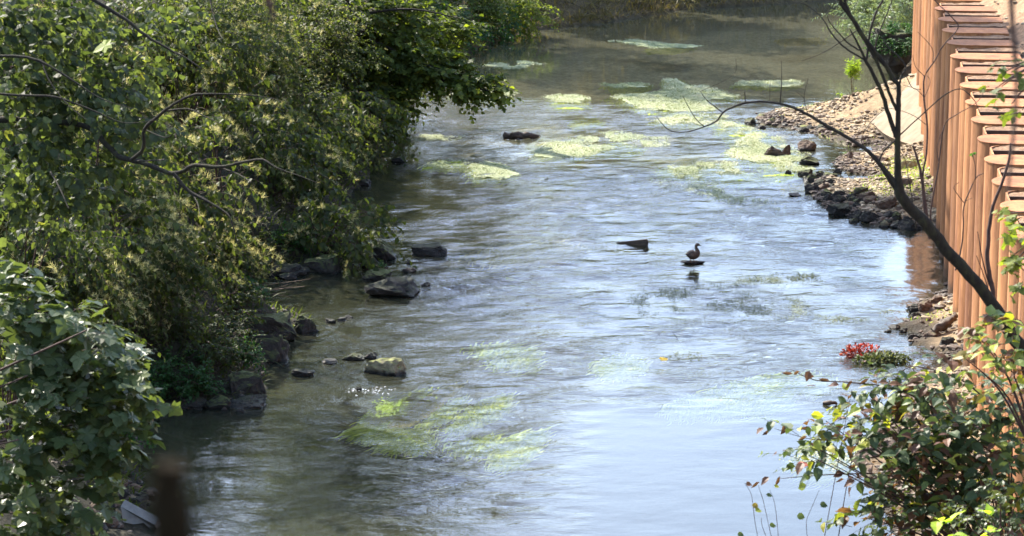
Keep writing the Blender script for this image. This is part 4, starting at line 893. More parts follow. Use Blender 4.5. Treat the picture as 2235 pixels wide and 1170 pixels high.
# dry reddish branches lying out over the water at the left bank
db = MB()
for k_ in range(16):
    x0 = 470 + 50 * rng.random(); y0 = 620 + 45 * rng.random(); ln = 60 + 130 * rng.random(); sl_ = -.15 + .5 * rng.random()
    px_branch(db, [(x0 - 60, y0 - 6), (x0, y0), (x0 + ln * .5, y0 + sl_ * ln * .5 + 3), (x0 + ln, y0 + sl_ * ln + rng.normal(0, 6))], [2.6, 1.6, .6], (44.6, 43.6), 4)
px_branch(db, [(410, 625), (480, 638), (560, 636), (664, 625)], [4, 3, 1], (44.8, 43.4), 4)
for k_ in range(10):
    x0 = 330 + 160 * rng.random(); y0 = 615 + 30 * rng.random(); px_branch(db, [(x0, y0), (x0 + 40, y0 + 8 + rng.normal(0, 8)), (x0 + 95, y0 + 25 + rng.normal(0, 14))], [2.5, .7], (44.8, 44), 4)
tag(db.build('fallen_branch', M['pale_twig'], origin=tuple(PD(440, 630, 44.8))), 'dry reddish branches reaching over the water from the left bank', 'branches')

fm = MB()
for cx_, cy_, w_, h_, n_ in [(812, 853, 30, 7, 45), (960, 240, 90, 16, 50), (900, 355, 60, 14, 40), (1130, 303, 30, 4, 30)]:
    q = np.array([P(cx_ + w_ * g.normal(), cy_ + h_ * g.normal() * .6, .012) for _ in range(n_)]); q = q[inside(q[:, 0], q[:, 1], WPOLY)]
    if len(q): leaves(fm, OVATE, q, g.normal(size=q.shape) * [1, .5, .05], np.tile([0, 0, 1.], (len(q), 1)), .03 * (.4 + g.random(len(q))), g.random(len(q)))
tag(fm.build('foam', M['foam']), 'white foam flecks on the riffles', 'foam', kind='stuff')

# ------------------------------------------------------------------ left bank vegetation
def on_left(y, d):                                       # a point d metres inland of the left waterline at distance y
    L = np.array(LEFT); 
    o = np.argsort(L[:, 1]); xl = np.interp(y, L[o, 1], L[o, 0]); return np.array([xl - d, y, gh1(xl - d, y)])
kn = 0
for y in np.arange(38.5, 63, 1.7):
    for d in (1.0, 2.4, 3.9, 5.4):
        yy = y + rng.normal(0, .35); dd = d + rng.normal(0, .25); r0 = on_left(yy, dd)
        if d < 1.5 and yy < 45.5: continue
        hgt = 1.5 + .9 * rng.random() if d > 1.5 else 1.0 + .4 * rng.random()
        c = r0 + [.3, -.3, hgt * .62]
        px_, py_ = proj(*c)
        if px_ < -60 or py_ < -90: continue
        zone = 'near' if yy < 46 else ('middle' if yy < 54 else 'upper')
        row = 'at the water edge' if d < 1.5 else ('low on the slope' if d < 3 else 'high on the slope')
        shrub('knotweed', 'knotweed with cream plumes, %s left bank, %s' % (zone, row), 'knotweed', r0,
              [(c, (.95, .95, hgt * .5)), (c + [.35, -.35, -.25 * hgt], (.6, .6, hgt * .35))], 'knot', OVATE, .14, ntw=int(120), nleaf=10, L=.75, droop=.5, bias=(.5, -.35, -.05), plume=.5 if d > 1.5 else .2,
              group='knotweed along the left bank, %s %s' % (zone, row), wood='twig', nst=5, leafd=(.6, .3, -.55), tint=(0, .93 if d > 1.5 else .8)); kn += 1
for y in np.arange(38.3, 47, .9):
    for d in (.75, 1.6):
        r0 = on_left(y + rng.normal(0, .2), d + rng.normal(0, .12)); c = r0 + [.1, -.1, .22]
        shrub('low_plant', 'low shaded plant covering the foot of the near left bank', 'plant', r0, [(c, (.5, .5, .26))], ['herb', 'knot'][rng.integers(2)], OVATE, .07, ntw=70, nleaf=10, L=.28, droop=.4, bias=(.3, -.2, 0), group='low plants at the foot of the near left bank', wood='twig', nst=4, bed=.005, lo=.1, tint=(0, .6))
# green herbs by the water
for px_, py_, rx, rz, n_, lab in [(640, 520, .42, .28, 150, 'fresh green herb clump above the broad mossy rock'), (690, 500, .3, .22, 90, 'small green herb clump near the yellow reflection'), (380, 800, .42, .32, 170, 'fresh green herb clump above the near mossy block'), (430, 830, .3, .2, 110, 'low green herbs left of the square mossy block'),
                               (530, 770, .24, .2, 80, 'bright leafy nettle beside the mossy block'), (790, 590, .06, .05, 12, 'tiny green sprout on the mossy rock'), (345, 830, .3, .3, 100, 'green herbs under the sycamore branch tips')]:
    Yd = P(px_, py_ + 55)[1] if rx > .1 else P(822, 606)[1]
    c = PD(px_ if rx > .1 else 834, py_ if rx > .1 else 578, Yd); z0 = max(gh1(c[0], c[1]), .05)
    shrub('herb_clump', lab, 'herbs', (c[0], c[1] + .1, min(z0, c[2] - .05)), [(c, (rx, rx * .8, rz))], 'herb', OVATE, .06 if rx > .1 else .035, ntw=n_, nleaf=11, L=.24 if rx > .1 else .07, droop=.2, wood='twig', nst=6, bed=.006, lo=.1)
# hazel like bushes in the upper middle
for px_, py_, Y_, rx, rz, n_, lab in [(520, 120, 54, 1.5, 1.2, 520, 'grey green bush with small leaves behind the bare limb'), (640, 60, 58, 1.6, 1.1, 520, 'light green bush at the top edge left of the maple'), (620, 250, 55, 1.3, 1.0, 420, 'thin twiggy bush in the middle of the left bank'),
                                   (700, 330, 56, 1.0, .8, 300, 'dark leafy bush hanging over the bank below the maple'), (760, 420, 53.5, .5, .5, 130, 'leafy bank bush above the yellow reflection'), (420, 30, 50, 1.6, .9, 420, 'pale bush along the top edge over the knotweed')]:
    c = PD(px_, py_, Y_); z0 = gh1(c[0] - .6, c[1] + .3)
    shrub('bush', lab, 'bush', (c[0] - .6, c[1] + .3, min(z0, c[2] - .3)), [(c, (rx, rx * .8, rz)), (c + [rx * .5, -.3, -rz * .5], (rx * .6, rx * .5, rz * .6))], 'knot', OVATE, .075, ntw=n_, nleaf=12, L=.6, droop=.35, bias=(.4, -.2, .0), nst=7, tint=(.1, .97))
# yellow leaf spray over the water
for px_, py_, Y_, n_, lab in [(800, 275, 57, 16, 'spray of large yellow green leaves leaning over the left riffle'), (800, 430, 54, 10, 'low yellow green spray touching the water at the left bank')]:
    c = PD(px_, py_, Y_); shrub('leaf_spray', lab, 'branch', (c[0] - 1, c[1], c[2] - .1), [(c, (.4, .25, .14))], 'yellow', OVATE, .15, ntw=n_, nleaf=7, L=.5, droop=.3, bias=(1, -.2, -.1), nst=3, bed=.008, lo=.1, tint=(0, .7))
# maple reaching over the river
mroot = on_left(61.5, 3.0); e = empty('maple_tree', tuple(mroot), 'dark maple with lobed leaves reaching out low over the river', 'tree')
w = MB()
tube(w, smooth_path([mroot, mroot + [.3, -.2, 1.2], PD(700, 200, 60), PD(735, 150, 60), PD(760, 60, 60), PD(740, -80, 60)], 5), np.linspace(.14, .08, 26), 9)
limbs = [([(700, 205), (720, 170), (745, 110), (800, 60)], [14, 10, 6]), ([(700, 135), (760, 145), (850, 160), (940, 170), (1020, 190), (1080, 200)], [9, 6, 2]), ([(740, 60), (830, 95), (900, 130), (960, 150)], [9, 5, 2]),
         ([(720, 60), (800, 30), (900, 20), (1000, 40)], [9, 6, 2]), ([(730, 150), (790, 190), (840, 220), (880, 235)], [7, 4, 2])]
for pts, wd in limbs: px_branch(w, pts, wd, (60, 59), 6)
w.build('trunk', M['bark'], e); f = MB(); w2 = MB()
for px_, py_, Yd, r, n_, ti in [(760, 20, 60, (1.0, .9, .5), 240, (0, .9)), (860, 30, 60.5, (1.0, .9, .45), 240, (0, .85)), (850, 110, 59.8, (.9, .8, .4), 230, (0, .85)), (930, 145, 59.6, (.8, .6, .3), 190, (0, .85)), (1010, 175, 59.4, (.55, .4, .2), 110, (0, .9)), (1060, 190, 59.2, (.25, .25, .16), 44, (.1, 1)),
                                (830, 190, 59.5, (.6, .5, .32), 140, (0, .95)), (760, 120, 60.3, (.6, .5, .5), 120, (.55, .95)), (860, 230, 59.2, (.3, .3, .14), 40, (.2, 1)), (760, 220, 59.8, (.5, .5, .4), 110, (.7, .97)), (950, 60, 62, (.9, .7, .4), 160, (0, .85)), (700, 60, 60.5, (.7, .6, .6), 120, (.1, .95))]:  # lightest tint ranges paint the backlit glow into two leaf clusters
    n_ = int(n_ * .7); c = PD(px_, py_, Yd); S, d = rand_ell(n_, c, r, .1); D = d * .6 + rng.normal(0, .4, S.shape) + [.6, -.2, -.1]
    tw(f, w2, S, D, .35 + .3 * rng.random(n_), 8, MAPLE, .13, .25, ti, nup=1.0)
f.build('foliage', M['maple'], e); w2.build('twigs', M['bark'], e)
for px_, py_, Y_, rx, rz, n_, lab in [(745, 110, 61.5, .55, .5, 130, 'glowing yellow green foliage behind the upper maple limb'), (770, 215, 60.8, .6, .4, 150, 'glowing yellow green foliage low behind the maple trunk'), (840, 205, 60.2, .4, .22, 60, 'yellow green sprays under the maple limb')]:
    c = PD(px_, py_, Y_); shrub('bush', lab, 'bush', (c[0] - .4, c[1] + .3, min(gh1(c[0] - .4, c[1] + .3), c[2] - .2)), [(c, (rx, rx * .6, rz))], 'yellow', OVATE, .1, ntw=n_, nleaf=9, L=.4, droop=.3, nst=4, tint=(0, .8))  # backlit glow painted in as yellow leaf colour
# far bank shrubs
for px_, py_, Y_, rx, rz, n_, mt, lab, ti in [(960, 80, 73.5, 1.3, .9, 380, 'herb', 'blue green bush on the far left bank beyond the maple', (0, .5)), (1040, 60, 76, 1.2, .9, 340, 'herb', 'green bush on the far bank, left of the pale sunlit twigs', (0, .55)), (1130, 25, 77, 1.0, .6, 260, 'maple', 'sunlit yellowing branch tips above the far bank', (.5, 1)),
        (1000, 10, 75, 1.4, .6, 300, 'maple', 'leafy bush with orange leaves at the top of the far bank', (.3, 1)), (1100, 75, 78.5, .9, .5, 160, 'knot', 'low dull bush at the far waterline', (0, .6)), (1230, 20, 80.5, 1.6, .7, 220, 'dry', 'brownish dry brush on the far bank', (0, .8)), (1400, -5, 83, 2.0, .7, 220, 'dry', 'dry olive brush on the far bank near the river bend', (0, .9)), (880, 90, 70, 1.2, 1.2, 300, 'knot', 'dark bush between maple and far bank', (0, .6))]:
    c = PD(px_, py_, Y_); z0 = gh1(c[0] - .3, c[1] + .4)
    shrub('bush', lab, 'bush', (c[0] - .3, c[1] + .4, min(z0, c[2] - .2)), [(c, (rx, rx * .7, rz))], mt, OVATE if mt != 'dry' else LANCE, .11 if mt != 'dry' else .2, ntw=n_, nleaf=10, L=.6, droop=.4, bias=(.2, -.4, 0), nst=6, tint=ti)
# dry grass tangle over the far bank
def grass(n, xs, ys, cond, mat, L, label, name='grass', width=.008, lean=(0, 0), tint=(0, 1), cat='grass'):
    x = xs[0] + (xs[1] - xs[0]) * g.random(n * 3); y = ys[0] + (ys[1] - ys[0]) * g.random(n * 3); z = ground_h(x, y); k = cond(x, y, z); x, y, z = x[k][:n], y[k][:n], z[k][:n]; m = len(x)
    t = np.linspace(0, 1, 4); Ls = L * (.4 + .9 * g.random(m)); D = unit(g.normal(0, .45, (m, 3)) + [lean[0], lean[1], 1]); q = g.random(m) * 6.28; sd = np.stack([np.cos(q), np.sin(q), 0 * q], -1)
    p = np.stack([x, y, z - .02], -1)[:, None, :] + Ls[:, None, None] * (D[:, None, :] * t[None, :, None] + np.array([0, 0, -.45]) * (t ** 2)[None, :, None] + (D * [1, 1, 0])[:, None, :] * (t ** 2)[None, :, None] * .5)
    wd = (width * np.array([1, .9, .6, .05]))[None, :, None] * sd[:, None, :]; V = np.stack([p - wd, p + wd], 2).reshape(-1, 3)
    b = np.arange(m)[:, None] * 8 + np.arange(3)[None] * 2; Q = np.stack([b, b + 1, b + 3, b + 2], -1).reshape(-1, 4)
    mb = MB(); mb.quads(V, Q, a=np.repeat(tint[0] + (tint[1] - tint[0]) * g.random(m), 8)); o = mb.build(name, M[mat]); tag(o, label, cat, kind='stuff')
fl = lambda x, y, z: ~inside(x, y, WPOLY) & (seg_dist(x, y, LEFT) < 4.5) & (seg_dist(x, y, LEFT) < seg_dist(x, y, RIGHT))
grass(16000, (-3, 18), (70, 95), fl, 'dry', .55, 'dry brown and olive grass hanging down the far bank', 'bank_grass', .014, (.0, -.5))
grass(12000, (-12, 0), (32, 66), fl, 'knot', .35, 'dark grass and low growth under the left bank plants', 'undergrowth', .012, (.4, -.3), (0, .6))
def near(px, py, r): c = P(px, py); return lambda x, y, z: (np.hypot(x - c[0], (y - c[1])) < r * (.6 + .8 * n2(x, y, 2, 3, 4))) & (~inside(x, y, WPOLY)) & ((x - WX(y)) < .1)
for px_, py_, r, n_, lab, L in [(1950, 330, 1.2, 900, 'sparse dry tufts on the upper gravel bar', .07), (1880, 300, 1.0, 700, 'thin grass tufts in the middle of the gravel bar', .07), (1930, 420, .7, 700, 'low weeds between the black stones', .07), (1770, 248, .9, 2600, 'sunny yellow green grass patch on the gravel spit', .14), (1815, 235, .8, 2200, 'green grass below the yellow flowering plant', .2), (2010, 390, 1.1, 3400, 'sunlit grass strip at the foot of the wall', .16), (2010, 440, 1.2, 3400, 'mossy grass beside the far part of the wall', .14), (1730, 268, .5, 700, 'tiny grass tuft on the spit', .08),
                             (2005, 695, .5, 1300, 'bright grass tuft on the lower bar', .1), (2050, 712, .5, 900, 'grass on the heap against the wall', .1), (1990, 320, .8, 900, 'thin grass below the concrete slope', .08)]:
    c = P(px_, py_); grass(n_, (c[0] - 2, c[0] + 2), (c[1] - 2.5, c[1] + 2.5), near(px_, py_, r), 'grass', L, lab, 'grass_patch', .006)
# yellow green plant on the spit
c = PD(1868, 205, 63); shrub('tall_weed', 'bright yellow green flowering weed on the gravel spit', 'plant', (c[0], c[1], gh1(c[0], c[1])), [(c, (.36, .3, .34)), (c + [-.1, 0, .45], (.16, .14, .34))], 'grass', LANCE, .11, ntw=420, nleaf=12, L=.3, droop=.1, bias=(0, 0, .6), wood='twig', bed=.006, lo=.05, tint=(.2, 1))
c = PD(1905, 215, 64.5); shrub('willow_sprout', 'small grey leaved sprout behind the flowering weed', 'plant', (c[0], c[1], max(gh1(c[0], c[1]), 0)), [(c, (.5, .3, .3))], 'willow', LANCE, .12, ntw=60, nleaf=12, L=.4, droop=.2, wood='twig', bed=.006, lo=.05)
# willow at the far right and mossy mound under it
for px_, py_, Y_, rx, rz, n_, lab in [(1880, 20, 73, 1.0, .6, 230, 'silver leaved willow shrub above the far right bank'), (1955, 40, 71, .8, .8, 260, 'dark willow bush against the end of the pile wall')]:
    c = PD(px_, py_, Y_); shrub('willow', lab, 'bush', (c[0] + .5, c[1] + .4, min(gh1(c[0] + .5, c[1] + .4), c[2] - .5)), [(c, (rx, rx * .8, rz)), (c + [.4, 0, rz * .3], (rx * .7, rx * .6, rz * .7))], 'willow', LANCE, .15, ntw=n_, nleaf=13, L=.55, droop=.4, bias=(-.4, -.2, 0), nst=6, tint=(0, .9))
def mound(px, py, Y_, r, mat, label):
    c = PD(px, py, Y_); v, T = rock_shape(77, r, 4, 0, .4); mb = MB(); mb.add(v + c, T, smooth=True); o = mb.build('mossy_bank', M[mat], origin=tuple(c)); tag(o, label, 'bank')
    e = empty('fern_clump', tuple(c + [0, 0, r[2]]), 'green tufts growing over the mossy far right bank', 'plants'); f = MB(); w_ = MB()
    d = unit(rng.normal(size=(420, 3))); d[:, 2] = np.abs(d[:, 2]) ; d[:, 1] = -np.abs(d[:, 1]); S = c + d * np.asarray(r) * .95
    kk_ = vnoise(S * 3) > .45; S, d = S[kk_], d[kk_]; tw(f, w_, S, d + [-.2, -.2, .5] + rng.normal(0, .4, d.shape), .1 + .3 * rng.random(len(S)), 8, OVATE, .07, .5, (0, .8)); f.build('foliage', M['herb'], e); w_.build('stems', M['twig'], e)
mound(1965, 110, 69.5, (.75, .8, .62), 'rock_moss', 'mossy green bank mound left of the wall end')

# aspen branches on the left
e = empty('aspen_tree', tuple(PD(-330, 520, 25) * [1, 1, 0] + [0, 0, 4.0]), 'grey green aspen with dark bare limbs spreading in from the left edge', 'tree')
w = MB(); L_ = []
tr = [([(-330, 520), (-200, 400), (-80, 290), (0, 262), (103, 267), (154, 269), (205, 285), (230, 315), (260, 343), (287, 349), (328, 361), (379, 379), (426, 361), (477, 365), (533, 354), (574, 349), (605, 367), (656, 385), (700, 402)], [40, 24, 14, 12, 12, 12, 10, 8, 6, 3, 1]),
      ([(379, 379), (410, 415), (446, 436), (482, 456), (503, 477), (518, 533)], [9, 7, 4, 2]), ([(287, 349), (313, 323), (315, 282), (349, 251), (379, 228), (420, 208), (462, 205), (533, 207), (600, 215)], [9, 8, 7, 4, 1.5]),
      ([(354, 244), (410, 238), (451, 256), (487, 272)], [5, 3, 1.2]), ([(100, -60), (205, 0), (272, 41), (318, 77), (369, 108), (405, 126), (440, 150)], [9, 8, 7, 4, 2]), ([(-60, 125), (60, 125), (150, 170), (220, 215), (300, 240)], [7, 6, 3, 1]),
      ([(-60, 200), (40, 208), (120, 212), (200, 240), (270, 268), (340, 262)], [6, 5, 3, 1]), ([(90, 130), (110, 180), (150, 230), (190, 262)], [4, 3, 1]), ([(300, 352), (340, 350), (360, 348)], [4, 3]), ([(110, 375), (130, 410), (150, 455)], [4, 2]), ([(477, 365), (520, 380), (548, 398)], [4, 2]),
      ([(410, 415), (430, 440), (436, 470)], [4, 1.5]), ([(315, 282), (360, 300), (378, 290)], [3, 1]), ([(455, -20), (470, 50), (485, 85)], [4, 1.5])]
for pts, wd in tr: L_.append(px_branch(w, pts, wd, (24.5, 22.3) if len(pts) > 12 else (23, 22.5), 8))
w.build('limbs', M['mossbark'], e); f = MB(); w2 = MB()
for px_, py_, Yd, rx, rz, n_ in [(20, 30, 23, .45, .3, 130), (110, 60, 23.5, .42, .3, 120), (200, 60, 24, .3, .22, 60), (30, 170, 23, .35, .3, 110), (120, 190, 23.3, .4, .32, 130), (215, 170, 23.5, .32, .26, 80), (60, 320, 23, .42, .3, 130), (170, 370, 23, .36, .26, 90), (250, 250, 23, .26, .22, 60), (20, 420, 23.6, .3, .2, 60), (140, 430, 23.5, .25, .2, 40), (300, 130, 24, .2, .2, 26), (370, 50, 25, .3, .2, 34), (330, 290, 22.8, .14, .1, 14), (60, 480, 24, .3, .22, 40)]:
    c = PD(px_, py_, Yd + .9); n_ = int(n_ * .5); S, d = rand_ell(n_, c, (rx, .6, rz), .05); tw(f, w2, S, d * .4 + rng.normal(0, .5, S.shape) + [.5, -.1, -.05], .16 + .16 * rng.random(n_), 7, ROUND, .088, .3, (0, .93), leafd=(.6, .2, -.55), wr=.0022, nup=.6)
f.build('foliage', M['aspen'], e); w2.build('twigs', M['bark'], e)
# big lime leaf
lm = MB(); leaves(lm, MAPLE, np.array([PD(240, 95, 22)]), np.array([[-.8, 0, -.35]]), np.array([[.3, -.35, .9]]), .15, .1)
tag(lm.build('hanging_leaf', M['yellow'], origin=tuple(PD(230, 95, 22))), 'large translucent yellow green leaf hanging near the top left', 'leaf')
# sycamore at the lower left
root = np.array([-6.2, 20.5, 3.0]); e = empty('sycamore_sapling', tuple(root), 'pale green sycamore sapling with large lobed leaves in the lower left corner', 'tree'); w = MB(); f = MB(); w2 = MB()
for tx, ty in ((20, 640), (110, 660), (190, 720), (260, 800), (280, 900), (180, 900), (60, 820), (40, 960), (140, 1040), (230, 1020), (80, 1120)):
    tgt = PD(tx, ty, 19 + rng.normal(0, .4)); tube(w, smooth_path([root, root * .5 + tgt * .5 + [0, 0, .25], tgt], 6), np.linspace(.022, .005, 13), 6)
w.build('stems', M['twig'], e)
for px_, py_, rx, rz, n_ in [(20, 700, .3, .28, 40), (120, 690, .28, .14, 30), (190, 720, .2, .12, 20), (210, 800, .3, .22, 44), (90, 800, .35, .3, 60), (270, 850, .16, .2, 22), (150, 920, .36, .25, 54), (40, 930, .3, .3, 44), (250, 950, .18, .2, 24), (90, 1040, .34, .25, 46), (30, 1130, .3, .2, 34), (180, 1060, .22, .2, 22), (10, 620, .16, .1, 12), (130, 1150, .24, .1, 14), (225, 880, .25, .3, 30)]:
    c = PD(px_, py_, 19); n_ = int(n_ * .8); S, d = rand_ell(n_, c, (rx, .5, rz), .1); tw(f, w2, S, d * .5 + rng.normal(0, .4, S.shape) + [.35, -.25, .15], .14 + .12 * rng.random(n_), 4, MAPLE, .125, .35, (0, .9), nup=1.1, leafd=(.8, .5, -.3), wr=.0022, pw=1.6)
f.build('foliage', M['sycamore'], e); w2.build('twigs', M['twig'], e)
# fill bushes behind the sycamore and under the aspen
for px_, py_, Y_, rx, rz, n_, lab, mt, s_ in [(400, 640, 43.5, .8, .5, 200, 'dark hanging plants just left of the dry branches', 'knot', .1), (430, 735, 41.6, .5, .35, 120, 'shaded low plants on the slope above the near herbs', 'knot', .09), (560, 560, 47.5, .6, .4, 150, 'shaded knotweed above the muddy dark rocks', 'knot', .1), (120, 560, 34, .9, .7, 260, 'shaded knotweed in the hollow beneath the aspen', 'knot', .1), (300, 560, 38, 1.0, .8, 300, 'dark knotweed hanging over the dry branches', 'knot', .1), (330, 700, 38.5, .7, .5, 200, 'hanging dark green plants above the near herbs', 'knot', .085), (200, 980, 33.5, .45, .5, 160, 'small leaved plant under the sycamore at the shore', 'herb', .06),
        (255, 900, 34, .4, .4, 130, 'leafy herbs right behind the sycamore tips', 'herb', .06), (60, 440, 31, .8, .5, 220, 'knotweed with pointed leaves at the left edge', 'knot', .11), (450, 560, 42, .8, .6, 240, 'drooping knotweed above the bare dry branches', 'knot', .1), (60, 1080, 30, .8, .6, 200, 'dark growth behind the sycamore in the corner', 'herb', .07), (100, 760, 32, 1.1, .9, 300, 'shaded green thicket behind the sycamore', 'knot', .1)]:
    c = PD(px_, py_, Y_); z0 = gh1(c[0] - .5, c[1] + .2)
    shrub('knotweed' if mt == 'knot' else 'herb_clump', lab, 'shrub' if mt == 'knot' else 'herbs', (c[0] - .4, c[1] + .2, min(z0, c[2] - .2)), [(c, (rx, rx * .8, rz))], mt, OVATE, s_, ntw=n_, nleaf=13, L=.6 if mt == 'knot' else .3, droop=.6, bias=(.4, -.3, -.1), wood='twig', plume=.35 if mt == 'knot' and py_ < 620 else 0, nst=6, leafd=(.6, .3, -.55), tint=(0, .8))

# ------------------------------------------------------------------ right foreground: leaning bare sapling
root = PD(2330, 900, 19); e = empty('leaning_tree', tuple(root), 'leaning bare dark sapling crossing in front of the rusty wall', 'tree')
w = MB(); Yt = 19.5
px_branch(w, [(2340, 900), (2260, 800), (2200, 718), (2150, 640), (2080, 560), (2020, 490), (1975, 440), (1960, 405)], [40, 34, 30, 27, 27, 26, 25, 23], Yt, 12)
for pts, wd in [([(1962, 425), (1959, 360), (1959, 300), (1960, 230), (1961, 187), (1950, 172), (1929, 138), (1906, 108), (1881, 74), (1863, 44), (1837, 8), (1822, -25)], [20, 15, 12, 11, 10, 10, 9, 9, 10, 10]),
                ([(1957, 240), (1940, 200), (1927, 167), (1909, 126), (1888, 90), (1870, 59), (1850, 20), (1838, -20)], [8, 7, 7, 7, 7, 7]), ([(1956, 300), (1940, 251), (1927, 210), (1909, 169), (1890, 133), (1873, 97), (1855, 64)], [11, 10, 9, 8, 5, 3])]: px_branch(w, pts, wd, Yt, 9)
w.build('trunk', M['mossbark'], e)
w = MB()
for pts, wd in [([(1890, 133), (1893, 120), (1896, 90), (1904, 51), (1914, 23), (1927, 0), (1938, -30)], [6, 5, 5]), ([(1888, 131), (1852, 110), (1829, 90), (1811, 67), (1802, 51), (1788, 33), (1758, 10), (1730, 6)], [4.5, 4, 3, 2, 1]),
                ([(1876, 110), (1852, 95), (1835, 77), (1811, 49), (1806, 33)], [4, 3, 1.5]), ([(1964, 182), (1968, 164), (1977, 151), (1973, 138), (1958, 120), (1940, 105), (1927, 87), (1914, 64)], [5, 4, 4, 3, 2]), ([(1909, 118), (1914, 85), (1927, 51), (1942, 15), (1950, -10)], [4, 3, 3, 2]),
                ([(1868, 68), (1830, 95), (1790, 118), (1750, 133)], [2.5, 2, 1]), ([(1972, 150), (1990, 190), (2010, 195)], [2, 1.5]),
                ([(1970, 425), (1954, 401), (1930, 370), (1908, 343), (1879, 319), (1832, 290), (1786, 264), (1763, 250), (1731, 235), (1696, 225), (1667, 222), (1629, 224), (1600, 234), (1580, 244), (1563, 265), (1533, 278), (1499, 288), (1465, 286), (1444, 269), (1433, 254)], [14, 12, 9, 8, 7.5, 6.5, 6, 5, 4, 3, 2, 1]),
                ([(1702, 226), (1706, 180), (1705, 132)], [3, 2, 1]), ([(1627, 222), (1626, 210), (1625, 200)], [2.5, 1.5]), ([(1578, 246), (1542, 218), (1529, 199)], [3, 1.5, 1]), ([(1537, 276), (1516, 256), (1490, 209)], [2.2, 1.5, 1]), ([(1764, 250), (1755, 214), (1764, 171)], [2, 1.6, 1]), ([(1755, 214), (1738, 200)], [1.5, 1]), ([(1529, 199), (1600, 165), (1606, 128)], [1.2, 1, .8]), ([(1680, 222), (1681, 180)], [1.2, .8]),
                ([(1962, 425), (1940, 395), (1920, 357), (1928, 331), (1949, 311), (1980, 280), (2004, 258), (2058, 210), (2094, 194), (2114, 205), (2129, 223), (2138, 244)], [5, 5, 4.5, 4, 3, 3, 2.5, 2, 1.5]),
                ([(1900, 335), (1880, 300), (1930, 240), (1985, 248), (2024, 274)], [2, 1.5, 1.5, 1.5]), ([(2000, 500), (1985, 400), (1965, 330), (1880, 250)], [2.5, 1.5, 1])]: px_branch(w, pts, wd, Yt, 6)
w.build('branches', M['bark'], e)
for name, lab, paths in [('bare_sapling', 'thin reddish bare sapling standing in front of the dark piles', [([(2028, 520), (2019, 473), (2013, 395), (2022, 335), (2024, 274), (2017, 218), (2018, 167), (2040, 133), (2058, 100), (2091, 62), (2078, 38), (2047, 8), (2030, -15)], [5, 4.5, 4, 3, 2.5, 2]), ([(2018, 167), (1998, 145), (1992, 120)], [1.8, 1]), ([(2017, 213), (2000, 195), (1970, 185)], [1.8, 1]), ([(2036, 136), (2034, 104), (2003, 70)], [2, 1]), ([(2017, 215), (2030, 180), (2024, 165)], [1.5, 1])]),
                         ('bare_sapling', 'short dark bare sapling just right of the upright trunk', [([(2030, 520), (2022, 473), (2013, 395), (2003, 350), (1992, 317)], [9, 8, 6, 4])]),
                         ('bare_sapling', 'bare sapling with a forked top between trunk and piles', [([(2034, 520), (2031, 467), (2040, 410), (2049, 359), (2061, 275), (2088, 250), (2130, 225), (2150, 195)], [4, 4, 3, 2, 1.2]), ([(2050, 359), (2045, 320), (2060, 280)], [2, 1])]),
                         ('bare_sapling', 'tall dark stem leaning in front of the near orange piles', [([(2178, 705), (2172, 672), (2164, 620), (2155, 565), (2159, 505), (2168, 450), (2189, 394), (2202, 347), (2206, 313)], [13, 11, 10, 9, 7, 6, 4])]),
                         ('bare_sapling', 'slim twig with a small green leaf tuft before the orange piles', [([(2085, 590), (2091, 573), (2100, 531), (2103, 490), (2104, 450), (2129, 390), (2147, 379)], [4, 3.5, 3, 2]), ([(2104, 443), (2082, 411), (2093, 398)], [2, 1.2]), ([(2129, 390), (2128, 360), (2123, 338)], [2, 1.5]), ([(2105, 440), (2122, 432)], [1.5, 1])]),
                         ('bare_sapling', 'pair of thin reddish shoots beside the tall dark stem', [([(2166, 640), (2147, 580), (2134, 505)], [4, 3, 1.8]), ([(2160, 640), (2145, 595), (2131, 557)], [2.5, 1.5])])]:
    mb = MB()
    for pts, wd in paths: px_branch(mb, pts, wd, 20.2, 6)
    o = mb.build(name, M['twig'], origin=tuple(PD(*paths[0][0][0], 20.2))); tag(o, lab, 'sapling')
    if 'tuft' in lab:
        t_ = MB(); c = PD(2123, 336, 20.2); leaves(t_, OVATE, np.repeat(c[None], 5, 0), rng.normal(size=(5, 3)) + [0, 0, .3], rng.normal(size=(5, 3)) + [0, 0, 1], .035, .5); q = t_.build('leaf_tuft', M['herb'], origin=tuple(o.location)); q.location = (0, 0, 0); q.parent = o

# leafy shrub lower right
def leafy(name, label, cat, Y_, rootpx, blobs, mat, T, size, tint=(0, 1), part='foliage', nl=7, Lr=(.18, .2), drop=.25, mat2='twig', ld=(.75, .35, -.2), dirb=(-.35, -.2, .1), stems=None):
    root = PD(rootpx[0], rootpx[1], Y_); e = empty(name, tuple(root), label, cat); f = MB(); w_ = MB(); s_ = MB()
    for px_, py_, rx, rz, n_ in blobs:
        py_ = py_ + (28 if n_ > 20 else 0); n_ = int(n_ * (.5 if n_ > 20 else 1))
        c = PD(px_, py_, Y_); S, d = rand_ell(n_, c, (rx, .5, rz), .05)
        tw(f, w_, S, d * .5 + rng.normal(0, .45, S.shape) + dirb, Lr[0] + Lr[1] * rng.random(n_), nl, T, size, drop, tint, wr=.0025, leafd=ld, nup=1.0)
        for q in range(2):
            tg = c + rng.normal(0, .3, 3) * [rx, .5, rz]; tube(s_, smooth_path([root, root * .5 + tg * .5 + [0, 0, .12], tg], 5), np.linspace(.012, .003, 11), 5)
    if stems:
        for pts, wd in stems: px_branch(s_, pts, wd, Y_, 5)
    s_.build('stems', M['twig'], e); w_.build('twigs', M[mat2], e); f.build(part, M[mat], e); return e, f
